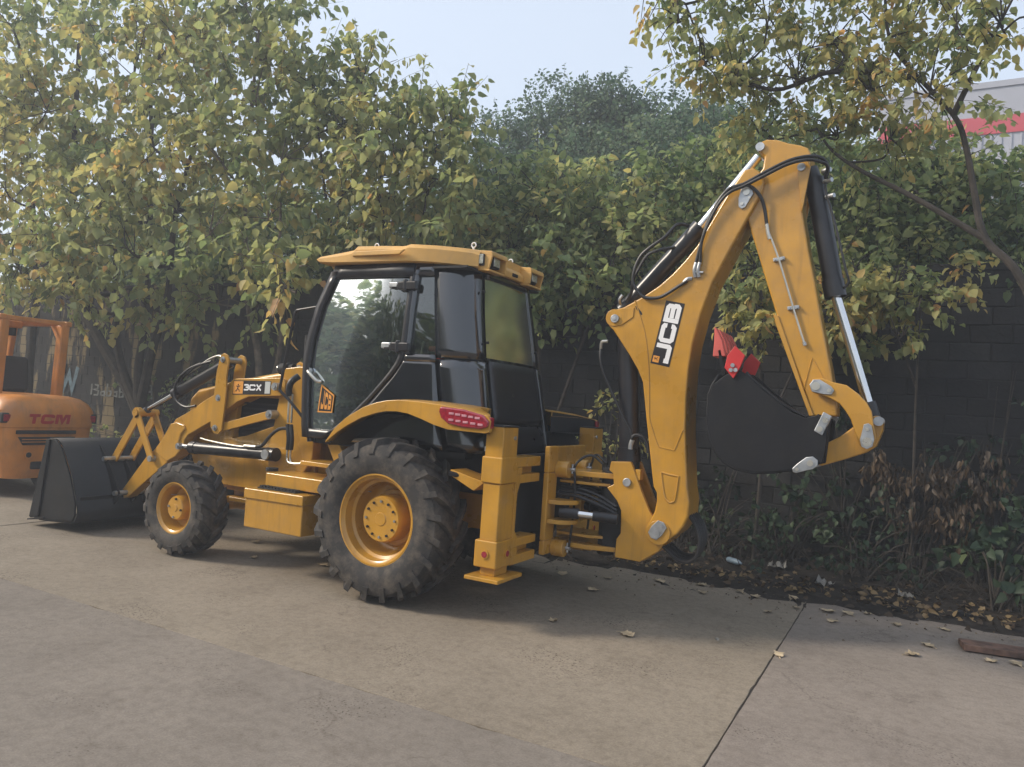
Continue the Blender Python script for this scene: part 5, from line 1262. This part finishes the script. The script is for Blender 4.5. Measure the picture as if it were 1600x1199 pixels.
G_FRONT = 'broad-leaved young trees in front of the wall'
TREE_BLOBS = {
 'T4': [(12.19, -1.8, 8.57, 1.1), (10.42, -1.6, 6.46, 1.0), (11.08, -1.4, 5.02, .9), (8.61, -1.2, 4.02, .8), (10.05, -1.2, 3.52, .7), (10.04, -2.4, 5.73, .9), (13.76, -1.5, 7.25, 1.2), (13.54, -1.5, 4.59, 1.0), (11.6, -1.9, 7.2, 1.0), (12.2, -2.2, 5.9, 1.0), (11.8, -2.0, 3.9, .8)],
 'T1': [(10.52, -2.2, 8.58, 1.1), (8.48, -2.0, 7.05, 1.0), (7.5, -1.8, 5.62, .9), (8.27, -1.5, 4.51, .8), (7.02, -1.9, 4.64, .8), (7.2, -1.3, 3.77, .6), (8.5, -1.2, 3.27, .5), (7.57, -2.4, 7.88, 1.0), (6.66, -2.2, 6.32, .9), (9.0, -2.4, 8.2, 1.0), (9.1, -2.2, 5.6, .9), (7.9, -2.2, 3.0, .42), (9.3, -1.9, 3.0, .45), (6.9, -2.3, 2.9, .4)],
 'T2': [(5.98, -2.4, 7.7, .9), (5.61, -2.2, 6.39, .9), (5.99, -2.0, 5.22, .8), (4.93, -2.2, 5.28, .7), (4.68, -1.8, 4.26, .6), (5.65, -1.6, 3.97, .6), (4.43, -1.4, 3.5, .45), (3.52, -1.2, 3.26, .35), (6.5, -2.5, 8.4, .8), (5.3, -2.4, 7.1, .6), (6.3, -2.0, 3.1, .42), (5.1, -2.3, 3.1, .38)],
 'T3': [(4.68, -2.5, 6.48, .75), (3.7, -2.5, 6.44, .65), (3.68, -2.5, 5.55, .7), (2.77, -2.6, 5.86, .55), (2.84, -2.4, 5.05, .7), (2.08, -2.6, 5.69, .55), (2.11, -2.5, 4.83, .6), (3.88, -2.4, 4.66, .6), (1.8, -2.6, 4.29, .5), (3.0, -2.4, 4.31, .5), (3.5, -2.4, 3.75, .45), (4.3, -2.5, 5.8, .6)],
}
tree('broadleaf_tree', 'leftmost yellowing broad-leaved tree rising behind the orange forklift', [[(12.4, -2.9, 0), (12.2, -2.7, 1.6), (11.7, -2.4, 3.6), (11.8, -2.1, 6.0), (12.1, -1.9, 8.2)]], TREE_BLOBS['T4'], tint=.60, per=30, lsize=.16, dens=1.25, tl=.75, nl=14, swell=1.18, shoots=3, droop=.95, group=G_FRONT, big=48)
tree('broadleaf_tree', 'leaning multi-stemmed tree whose dark trunks fork beside the loader bucket', [[(8.15, -2.5, .0), (8.25, -2.45, 1.15), (9.6, -2.4, 2.54), (10.35, -2.4, 3.45), (10.4, -2.2, 5.5), (10.4, -2.1, 8.0)], [(8.2, -2.45, .9), (8.28, -2.4, 1.9), (8.20, -2.4, 2.8), (8.0, -2.2, 4.5), (8.2, -2.1, 7.3)], [(8.23, -2.45, 1.1), (7.95, -2.4, 2.2), (7.65, -2.4, 3.15), (7.2, -2.1, 4.6), (6.9, -2.2, 6.0)], [(8.22, -2.42, 1.2), (8.75, -2.38, 2.0), (8.9, -2.3, 2.9), (9.0, -2.2, 4.6)]], TREE_BLOBS['T1'], tint=.54, per=30, lsize=.16, dens=1.25, tl=.75, nl=14, swell=1.18, shoots=3, droop=.95, r0=.13, group=G_FRONT, big=48)
tree('broadleaf_tree', 'pale slender tree with bare twigs beside the cab roof front edge', [[(5.25, -2.6, 0), (5.35, -2.45, 2.1), (5.65, -2.4, 3.1), (5.8, -2.3, 5.0), (5.9, -2.4, 7.6)], [(5.3, -2.5, 1.2), (4.85, -2.4, 2.4), (4.7, -2.1, 3.6), (4.8, -2.1, 5.0)]], TREE_BLOBS['T2'], tint=.48, per=30, lsize=.16, dens=1.25, tl=.75, nl=14, swell=1.18, shoots=3, droop=.95, r0=.07, bark='bark_pale', group=G_FRONT, big=48)
tree('broadleaf_tree', 'bushy yellow-green tree standing directly behind the cab roof', [[(3.2, -2.8, 0), (3.1, -2.7, 2.2), (3.2, -2.6, 4.2), (3.4, -2.5, 6.2)], [(3.15, -2.75, 1.8), (2.6, -2.6, 3.4), (2.3, -2.6, 5.4)], [(3.1, -2.7, 2.4), (4.0, -2.5, 4.0), (4.6, -2.5, 6.2)]], TREE_BLOBS['T3'], tint=.50, per=34, lsize=.14, dens=2.4, nl=13, swell=1.15, shoots=3, droop=.9, r0=.06, group=G_FRONT, big=48)
tree('broadleaf_tree', 'low green and yellow saplings between the cab and the raised boom', [[(.7, -3.3, 0), (.8, -3.4, 2.0), (1.1, -3.5, 4.6)], [(.7, -3.3, .8), (.2, -3.4, 2.6), (-.2, -3.6, 4.2)], [(.75, -3.3, 1.4), (1.5, -3.4, 3.0), (1.8, -3.5, 4.6)]], [(1.8, -3.6, 4.94, .7), (1.03, -3.6, 4.78, .7), (1.34, -3.3, 3.97, .6), (.62, -3.3, 3.94, .6), (.29, -3.8, 4.6, .7), (.16, -3.0, 3.43, .45), (-.24, -3.3, 3.82, .5), (-.39, -3.8, 4.46, .6), (.9, -3.4, 3.2, .4)], tint=.40, per=34, r0=.05, group=G_FRONT, big=48)
R1B = [(-1.46, -1.6, 5.99, .4), (-1.71, -1.7, 5.51, .4), (-2.05, -1.9, 5.33, .5), (-2.32, -2, 5.96, .5), (-2.59, -2.2, 5.38, .6), (-2.25, -2.4, 4.93, .5), (-2.95, -2.2, 5.8, .6), (-3.34, -2.2, 5.2, .55), (-3.04, -2.4, 4.84, .45), (-3.66, -2.2, 5.74, .6), (-4.08, -2.0, 5.6, .45), (-3.87, -2.0, 4.98, .5), (-4.42, -1.7, 5.42, .3), (-3.54, -2.4, 4.72, .4), (-1.35, -1.6, 6.4, .4), (-2.2, -2, 6.6, .6), (-3.2, -2, 6.6, .7), (-4.2, -2, 6.4, .7)]
tree('broadleaf_tree', 'forked tree at the far right with long bare limbs and hanging yellow leaves', [[(-5.6, -2.5, 0), (-5.2, -2.35, 1.8), (-4.73, -2.2, 3.16), (-4.41, -2.2, 3.60), (-4.30, -2.2, 4.05), (-4.21, -2.2, 4.51), (-4.09, -2.2, 4.84), (-3.70, -2.2, 5.35), (-3.49, -2.2, 5.71), (-3.42, -2.2, 6.3)], [(-4.41, -2.2, 3.60), (-3.80, -2.2, 4.04), (-3.30, -2.2, 4.36), (-3.01, -2.2, 4.60), (-2.85, -2.2, 4.85)], [(-3.75, -2.2, 5.25), (-3.0, -2.1, 5.4), (-2.4, -2.0, 5.25), (-1.8, -1.8, 5.6), (-1.5, -1.7, 6.2)], [(-4.09, -2.2, 4.84), (-4.3, -2.0, 5.3), (-4.5, -1.8, 5.7)]], R1B, tint=.55, per=34, lsize=.088, r0=.045, nl=15, tl=.42, droop=.8, group=G_FRONT, big=48, dens=2.7, swell=1.1, shoots=2)
tree('shrub', 'drooping yellow sapling seen between the boom and the dipper', [[(-2.3, -3.1, 0), (-2.35, -3.0, 1.6), (-2.25, -2.9, 2.6), (-2.15, -3.0, 3.6)], [(-2.35, -3.0, 1.5), (-2.7, -2.8, 2.4), (-3.0, -2.8, 3.0)]], [(-2.15, -3.0, 3.54, .4), (-2.46, -2.7, 2.81, .28), (-3.04, -2.8, 3.05, .33), (-2.7, -2.9, 3.5, .3), (-2.0, -3.1, 3.1, .25), (-3.2, -3.2, 3.5, .3), (-3.45, -3.1, 3.2, .25), (-2.75, -3.1, 3.2, .25), (-3.3, -3.2, 2.75, .22)], tint=.60, per=60, lsize=.11, r0=.025, tl=.3, droop=.7, cat='shrub', group='saplings along the wall')
tree('shrub', 'thin sapling with sparse yellow leaves right of the dipper', [[(-3.95, -3.2, 0), (-3.9, -3.0, 2.0), (-3.9, -2.9, 3.2)], [(-3.9, -3.0, 2.2), (-3.6, -2.9, 3.0)]], [(-3.9, -2.9, 3.13, .28), (-3.62, -2.95, 3.3, .25), (-4.2, -3.0, 3.4, .25), (-3.75, -2.9, 2.75, .16)], tint=.58, per=50, lsize=.10, r0=.02, tl=.28, droop=.7, cat='shrub', group='saplings along the wall')
G_BACK = 'dense trees beyond the wall'
R2B = [(-2.83, -4.2, 4.67, .6), (-3.41, -4.4, 4.77, .7), (-3.98, -4.6, 4.94, .7), (-3.26, -4.1, 3.95, .5), (-3.81, -4.1, 3.95, .55), (-4.33, -4.3, 4.41, .6), (-4.83, -4.3, 4.45, .6), (-4.45, -5.0, 5.05, .38), (-4.89, -4.2, 3.85, .5)]
tree('broadleaf_tree', 'dark leafy tree beyond the wall right of the raised dipper', [[(-3.9, -4.9, 0), (-3.9, -4.8, 2.5), (-3.8, -4.5, 4.6)], [(-3.9, -4.8, 2.6), (-4.6, -4.6, 4.4)]], R2B, tint=.28, per=48, lsize=.11, r0=.07, group=G_BACK)
tree('broadleaf_tree', 'mid-green tree beyond the wall behind the boom top', [[(-1.3, -4.8, 0), (-1.3, -4.7, 2.5), (-1.2, -4.4, 4.4)]], [(-1.45, -4.2, 4.5, .6), (-.74, -4.4, 4.97, .7), (-1.91, -4.4, 4.88, .6), (-1.24, -4.1, 3.95, .5), (-2.3, -4.5, 4.3, .5), (-1.2, -4.8, 5.4, .6), (-.6, -4.3, 4.1, .5), (-2.0, -4.9, 5.5, .5)], tint=.27, per=50, lsize=.11, r0=.07, group=G_BACK)
BGT = [('tall hazy evergreen beyond the wall just left of the gap in the sky', (5.4, -10, 0), [(5.63, -10, 7.6, 1.5), (4.7, -9.5, 6.2, 1.5), (6.6, -10, 6.4, 1.4), (5.6, -9, 5.0, 1.5)], 'leaf_dark'),
       ('tallest rounded evergreen beyond the wall left of the boom', (3.9, -11, 0), [(4.38, -11, 8.93, 1.3), (3.4, -11, 8.6, 1.2), (4.1, -10.5, 7.2, 1.6), (2.99, -9.5, 6.58, 1.6), (4.2, -10, 5.4, 1.6), (2.9, -10.6, 9.1, .8)], 'leaf_dark'),
       ('bushy evergreen beyond the wall directly behind the boom', (1.5, -10.5, 0), [(1.65, -11, 8.35, 1.3), (2.4, -11, 8.0, 1.1), (1.5, -9.5, 6.61, 1.6), (.5, -10.5, 7.9, 1.1), (1.6, -9.5, 5.2, 1.6)], 'leaf_dark'),
       ('evergreen beyond the wall behind the top of the dipper', (-.5, -9.5, 0), [(.01, -9, 6.6, 1.6), (-1.12, -9, 6.5, 1.4), (-.3, -8.5, 5.0, 1.6), (-2.2, -9, 6.0, 1.3)], 'leaf_dark'),
       ('dark evergreen beyond the wall in front of the warehouse', (-4.6, -10, 0), [(-4.6, -9, 5.3, 1.0), (-3.3, -9, 5.7, 1.2), (-5.6, -9, 4.9, 1.0), (-4.5, -8.6, 4.2, 1.4), (-2.9, -8.8, 4.6, 1.3)], 'leaf_dark')]
for lab, b, bl_, mm in BGT:
    top = max(q[2] for q in bl_)
    tree('evergreen_tree', lab, [[b, (b[0], b[1], top * .45), (bl_[0][0], b[1], top * .9)]], bl_, per=60, lsize=.10, tint=.45, m=mm, r0=.16, nl=12, tl=.6, group=G_BACK, narrow=False, droop=.2, swell=1.05)
UND = [('shaded green tree beyond the wall behind the forklift', (13.5, -6.5, 0), [(15.5, -6.5, 5.4, 1.5), (13.5, -6.2, 5.0, 1.5), (11.8, -6, 5.3, 1.3), (14.6, -6.5, 3.6, 1.4), (12.5, -6, 3.5, 1.3), (17, -6.5, 4.2, 1.5)]),
       ('shaded green tree beyond the wall behind the leaning trunks', (9.5, -6, 0), [(10.4, -5.8, 5.0, 1.3), (9.0, -5.8, 5.2, 1.3), (7.8, -5.6, 4.6, 1.2), (10.6, -5.6, 3.6, 1.2), (8.8, -5.4, 3.4, 1.1), (7.4, -5.4, 3.6, 1.0)]),
       ('shaded green tree beyond the wall behind the loader arms', (5.6, -5.8, 0), [(6.4, -5.6, 4.8, 1.2), (5.2, -5.5, 4.6, 1.1), (4.2, -5.4, 4.2, 1.0), (6.0, -5.2, 3.6, 1.0), (4.8, -5.2, 3.5, .9)]),
       ('shaded green tree beyond the wall behind the cab', (2.9, -5.6, 0), [(3.4, -5.4, 4.4, .9), (2.4, -5.4, 4.4, .9), (3.0, -5.1, 3.6, .8), (1.6, -5.3, 4.0, .8), (1.9, -5.0, 3.5, .6)])]
for lab, b, bl_ in UND:
    tree('broadleaf_tree', lab, [[b, (b[0], b[1], 2.2), (b[0] - .2, b[1], 4.4)]], bl_, per=34, lsize=.13, tint=.22, r0=.10, group=G_BACK)
# trees across the yard behind the viewer, seen only mirrored in the cab glass and paint
YT = ['farthest of all beyond the mirrored row', 'second farthest beyond the mirrored row', 'far end of the mirrored row, nearest the loader', 'second of the mirrored row from its far end', 'middle of the mirrored row in the door glass', 'fourth of the mirrored row behind the viewer', 'nearest of the mirrored row behind the viewer', 'low tree mirrored below the side window']
for i, (x, y, h) in enumerate([(41, 12, 12.5), (34, 15, 12.0), (27, 17, 11.5), (21, 18.5, 10.5), (15.5, 19, 10.0), (10.5, 20.5, 9.0), (6, 22, 7.5), (1, 23, 5.5)]):
    tree('broadleaf_tree', 'tree across the yard, ' + YT[i], [[(x, y, 0), (x, y, h * .4), (x + .2, y, h * .85)]],
         [(x, y, h * .80, h * .24), (x + h * .26, y, h * .58, h * .25), (x - h * .26, y + .3, h * .60, h * .25), (x + .4, y - .8, h * .42, h * .25), (x - h * .25, y, h * .26, h * .24), (x + h * .3, y, h * .26, h * .24)], per=14, lsize=.40, tint=.3, r0=.16, nl=8, tl=.8, group='trees across the yard', dens=2.2)

# dry hanging foliage and dark shrubs at the foot of the wall
def bush(name, label, blobs, per, lsize, tint, m, droop, cat='shrub', group=None, narrow=False, stems=True, tl=.35):
    bx, by = blobs[0][0], blobs[0][1]
    t = thing(name, label, cat, (bx, by, soil_h(bx, by)), group)
    g = G()
    for (x, y, z, q) in blobs:
        for k in range(3):
            a = Vector((bx + RND.uniform(-.15, .15), by + RND.uniform(-.1, .1), soil_h(bx, by) - .02)); e = Vector((x + RND.uniform(-q, q) * .6, y + RND.uniform(-q, q) * .5, z + RND.uniform(0, q)))
            g.tube([a, a.lerp(e, .5) + Vector((0, 0, .15)), e], lambda w: .012 * (1 - .7 * w), n=5, sub=3)
    g.build('stems', 'bark', t)
    P, A, SZ, TI, TW = sprays(blobs, per, lsize, tint, droop, 9, tl)
    leaves_object('foliage', P, A, SZ, TI, m, t, narrow)
    tag(twig_mesh(TW, .004).build('twigs', 'bark', t, recalc=False), kind='stuff')
    return t
GS = 'shrubs and weeds along the foot of the wall'
bush('dead_shrub', 'withered brown shrub hanging below the bucket links', [(-3.95, -3.2, 1.25, .35), (-4.3, -3.2, 1.15, .35), (-3.6, -3.3, 1.35, .3), (-4.5, -3.3, 1.4, .3), (-4.1, -3.2, .85, .3)], 200, .095, .12, 'leaf_dry', 2.2, group=GS, narrow=True)
bush('shrub', 'dark green shrub at the right edge of the soil strip', [(-4.75, -2.6, .55, .35), (-4.95, -2.4, .35, .3), (-4.55, -2.9, .5, .3), (-4.9, -2.8, .9, .3)], 90, .12, .12, 'leaf_weed', .4, group=GS)
bush('shrub', 'dark weeds in shadow under the digging bucket', [(-2.6, -3.3, .5, .3), (-2.9, -3.3, .45, .3), (-3.2, -3.3, .5, .3), (-2.3, -3.35, .6, .3), (-2.75, -3.35, .85, .25)], 60, .09, .25, 'leaf_weed', .5, group=GS)
bush('shrub', 'tangle of dark stems and leaves low on the wall below the dipper', [(-3.3, -3.45, .9, .4), (-3.0, -3.5, 1.4, .4), (-2.6, -3.5, 1.2, .4), (-3.5, -3.4, .5, .35), (-3.1, -3.5, 1.9, .3)], 60, .09, .05, 'leaf_weed', .8, group=GS)
bush('shrub', 'dark climbing growth on the wall at the far right', [(-4.6, -3.5, 1.6, .45), (-4.9, -3.5, 2.1, .4), (-4.4, -3.5, .9, .4), (-4.75, -3.4, 1.1, .35)], 55, .10, .05, 'leaf_weed', .9, group=GS)
bush('shrub', 'small green weeds behind the boom foot', [(-1.4, -3.2, .45, .28), (-1.1, -3.3, .6, .3), (-1.75, -3.3, .4, .25), (-1.3, -3.4, .9, .25)], 70, .08, .45, 'leaf_weed', .4, group=GS)
bush('shrub', 'yellow-green weeds showing between the cab and the kingpost', [(-.4, -3.2, 1.0, .3), (-.1, -3.3, 1.3, .3), (-.6, -3.3, 1.4, .28), (.2, -3.2, .8, .3), (-.3, -3.3, 1.8, .25)], 60, .09, .5, 'leaf', .5, group=GS)
bush('shrub', 'thin weeds beside the leaning tree trunk', [(7.2, -3.0, .6, .3), (6.6, -3.0, .8, .3), (9.3, -3.0, .6, .35), (10.2, -2.9, .5, .35)], 40, .09, .4, 'leaf', .4, group=GS)

bush('shrub', 'tall thin growth on the wall behind the bucket links', [(9.0, -3.3, 1.2, .4), (8.4, -3.3, 1.7, .4), (7.6, -3.3, 1.3, .4), (9.6, -3.3, 1.9, .4), (6.8, -3.3, 1.6, .4), (7.2, -3.3, 2.2, .35)], 34, .10, .3, 'leaf', .6, group=GS)
bush('shrub', 'thin growth on the wall above the loader arm', [(5.4, -3.3, 1.9, .35), (4.8, -3.3, 1.5, .35), (5.9, -3.3, 1.4, .35), (4.3, -3.3, 2.0, .3)], 34, .10, .3, 'leaf', .6, group=GS)

# leaf litter on the soil strip: far too many to count
n = 2200
x = NR.uniform(-6.5, 14, n); y = -1.75 - 1.9 * NR.random(n) ** .8
z = np.array([soil_h(a, b) for a, b in zip(x, y)]) + .012 + .02 * NR.random(n)
ax = np.stack([NR.normal(0, 1, n), NR.normal(0, 1, n), NR.normal(0, .25, n)], -1)
tag(leaves_object('leaf_litter', np.stack([x, y, z], -1), ax, NR.uniform(.04, .10, n), np.clip(NR.normal(-.05, .28, n), 0, 1), 'leaf_dry', None), 'brown leaf litter on the soil strip', kind='stuff')
n = 900
x = NR.uniform(-6.0, 3, n); y = -1.95 + np.abs(NR.normal(0, .55, n)) * .9 - .1; 
tag(leaves_object('leaf_crumbs', np.stack([x, y, np.full(n, .004)], -1), np.stack([NR.normal(0, 1, n), NR.normal(0, 1, n), np.abs(NR.normal(0, .12, n))], -1), NR.uniform(.008, .028, n), np.clip(NR.normal(.35, .3, n), 0, 1), 'leaf_dry', None), 'crumbled leaf bits along the edge of the concrete', kind='stuff')

g = G()
for k in range(150):
    x0 = RND.uniform(-5.4, -.6); y0 = RND.uniform(-3.55, -2.55); a = RND.uniform(0, 6.28); L = RND.uniform(.3, .9); h = RND.uniform(.05, .55)
    p = Vector((x0, y0, soil_h(x0, y0))); e = p + Vector((cos(a) * L, sin(a) * L * .35, RND.uniform(-.02, h * .5)))
    g.tube([p, p.lerp(e, .4) + Vector((0, 0, h * .6)), e], lambda q: .005 * (1 - .6 * q), n=4, sub=3)
tag(g.build('brush_tangle', 'bark'), 'tangle of dead twigs on the dark soil strip', kind='stuff')
n = 420
x = NR.uniform(-5.6, -.8, n); y = -2.0 - np.abs(NR.normal(0, .35, n)); z = np.array([soil_h(a, b) for a, b in zip(x, y)]) + .02
tag(leaves_object('pale_litter', np.stack([x, y, z], -1), np.stack([NR.normal(0, 1, n), NR.normal(0, 1, n), NR.normal(0, .3, n)], -1), NR.uniform(.03, .085, n), np.clip(NR.normal(.7, .25, n), 0, 1), 'leaf_dry', None), 'pale dry leaf bits along the concrete edge', kind='stuff')
bush('shrub', 'low black-green brush against the wall between the bucket and the dead shrub', [(-3.5, -3.0, .35, .3), (-3.75, -3.1, .6, .35), (-3.2, -3.1, .3, .25), (-3.9, -3.0, .3, .3)], 70, .075, .0, 'leaf_weed', .7, group=GS)
bush('shrub', 'low dark brush behind the boom foot hoses', [(-1.9, -3.0, .3, .3), (-2.2, -3.1, .5, .3), (-1.6, -3.1, .7, .3), (-2.4, -3.0, .25, .25), (-1.9, -3.3, 1.1, .3)], 70, .075, .05, 'leaf_weed', .7, group=GS)

# fallen leaves one could pick up
def curled_leaf(i):
    g = G(); n = 7; k = RND.uniform(.25, .6); L = RND.uniform(.075, .12)
    lob = [0.0, .55, .35, .62, .40, .5, .25, 0]
    V = []
    for j in range(n + 1):
        t = j / n
        for sgn in (-1, 0, 1):
            w = lob[j] * .75 * sgn * (1 if sgn < 0 else RND.uniform(.7, 1.1))
            V.append((L * (t - .5), L * w, L * (k * w * w * 1.1 + .25 * k * sin(t * 7 + i) ** 2 + .05)))
    F = []
    for j in range(n):
        a = j * 3
        F += [(a, a + 1, a + 4, a + 3), (a + 1, a + 2, a + 5, a + 4)]
    g.add(V, F)
    g.tube([(L * .5, 0, L * .1), (L * .75, L * .1, L * .05)], .0022, n=4, sub=2)
    return g
LEAF_MESH = []
for i in range(6):
    o = curled_leaf(i).build('fallen_leaf', 'oldbark_leaf', None, recalc=False, angle=80); LEAF_MESH.append(o.data); bpy.data.objects.remove(o)
LF = [(-1.27, -.69), (-1.20, -1.26), (-1.41, .51), (-2.14, -1.39), (-3.09, .16), (-3.96, -.57), (-3.34, -1.18), (-3.28, -1.54), (-3.84, -1.48), (-4.21, -1.63), (-2.81, -1.10), (-2.93, -1.80), (-3.44, -1.59), (-4.08, -.96), (-2.44, -1.70), (-2.05, -1.72), (-4.50, -.84), (-4.67, -.89), (-2.01, .46), (2.48, .04), (1.9, .6), (-1.65, -1.55), (-3.0, -1.45), (-4.35, -1.3), (-.75, -1.1), (1.2, .35), (-3.6, -1.72), (-2.6, -1.62)]
LW = ['curled leaf just behind the rear stabiliser foot', 'small leaf deep in the shade under the kingpost', 'pale leaf near the edge of the rear tyre shadow', 'pale leaf on concrete right of the kingpost foot', 'lone leaf beside the slab joint', 'lone curled leaf on the bright slab at right', 'large spread leaf at the edge of the tree shade', 'leaf behind the large spread leaf', 'leaf at the dim edge of the soil strip', 'grey leaf near the old plank', 'brown leaf left of the spread leaf', 'leaf on the crumbled concrete edge', 'leaf beside the soil below the bucket', 'leaf in front of the dark soil at right', 'leaf near the plastic bottle', 'leaf below the boom foot', 'leaf resting in front of the plank', 'leaf at the near end of the plank', 'flat leaf on the sunlit slab', 'leaf under the loader behind the front wheel', 'leaf under the tool box', 'leaf in the shade behind the kingpost', 'leaf midway along the soil edge', 'leaf just left of the plank', 'leaf under the rear frame', 'leaf under the machine belly', 'leaf at the soil edge right of the bucket', 'leaf at the soil edge under the bucket']
for i, (x, y) in enumerate(LF):
    o = bpy.data.objects.new('fallen_leaf', LEAF_MESH[i % 6]); COL.objects.link(o)
    o.location = (x, y, .001); o.rotation_euler = (RND.uniform(-.1, .1), RND.uniform(-.1, .1), RND.uniform(0, 6.28)); o.scale = (RND.uniform(.95, 1.3),) * 3
    tag(o, 'dry brown ' + LW[i], 'leaf', 'fallen leaves on the concrete')
# bits of rubbish
def lay(o, x, y, z, rz): o.location = (x, y, z); o.rotation_euler = (0, 0, rz); return o
g = G().lathe([(0, -.11), (.028, -.11), (.032, -.095), (.032, .05), (.022, .085), (.012, .10), (.012, .115), (0, .115)], n=18)
tag(lay(g.build('plastic_bottle', 'bottle'), -2.16, -2.75, soil_h(-2.16, -2.75) + .04, .9), 'pale blue plastic bottle lying on the soil strip', 'bottle')
g = G().tube([(-.16, 0, 0), (0, .01, .01), (.15, -.01, 0)], .011, n=6, sub=3)
tag(lay(g.build('stick', 'plank'), -1.45, -2.75, soil_h(-1.45, -2.75) + .03, .35), 'short pale stick lying on the soil behind the boom foot', 'stick')
for i, (x, y, q, lab) in enumerate([(-2.60, -2.95, .13, 'crumpled white paper on the soil under the bucket'), (-3.15, -2.5, .12, 'larger scrap of crumpled pale paper at the soil edge'), (-2.63, .13, .03, 'tiny white scrap on the bright slab'), (-3.9, -2.5, .09, 'small pale scrap in the dark soil at right')]):
    g = G(); k = 7
    for a in range(k):
        for b in range(k): g.v.append(((a / (k - 1) - .5) * q * 1.5, (b / (k - 1) - .5) * q, abs(RND.gauss(0, .28)) * q))
    g.f = [(a * k + b, a * k + b + 1, (a + 1) * k + b + 1, (a + 1) * k + b) for a in range(k - 1) for b in range(k - 1)]
    tag(lay(g.build('paper_scrap', 'drypaper', recalc=False, angle=30), x, y, (soil_h(x, y) if y < -1.8 else 0) + .012, i), lab, 'litter', 'scraps of paper')
g = G().box((0, 0, .035), (1.5, .20, .05))
o = lay(g.build('wooden_plank', 'plank', bevel=.006), -5.05, -1.22, 0.0, radians(10)); tag(o, 'old reddish wooden plank lying at the right edge of the concrete', 'plank')
g = G()
for k in range(26):
    a = RND.uniform(-6, -1); b = RND.uniform(-3.4, -2.0); q = RND.uniform(.012, .05)
    g.box((a, b, soil_h(a, b) + q * .5), (q * 1.6, q * 1.2, q), Matrix.Rotation(RND.uniform(0, 3), 3, 'Z'))
tag(g.build('rubble', 'block', bevel=.004), 'small stones and rubble on the soil strip', kind='stuff')

# faint haze volume, added mostly to imitate lens veil; softens the far trees
hm = bpy.data.materials.new('lens_veil_haze'); hm.use_nodes = True; hn = hm.node_tree; hn.nodes.clear()
ho_ = hn.nodes.new('ShaderNodeOutputMaterial'); hv = hn.nodes.new('ShaderNodeVolumePrincipled')
hv.inputs['Color'].default_value = (.88, .93, 1.0, 1); hv.inputs['Density'].default_value = .0066; hv.inputs['Anisotropy'].default_value = .2
hn.links.new(hv.outputs[0], ho_.inputs['Volume'])
M['haze'] = hm
hz = tag(G().bb(-40, 45, -60, 45, -1.2, 15.5).build('haze', 'haze', None, smooth=False), 'thin haze added over the whole yard, mostly standing in for lens veil', kind='stuff')
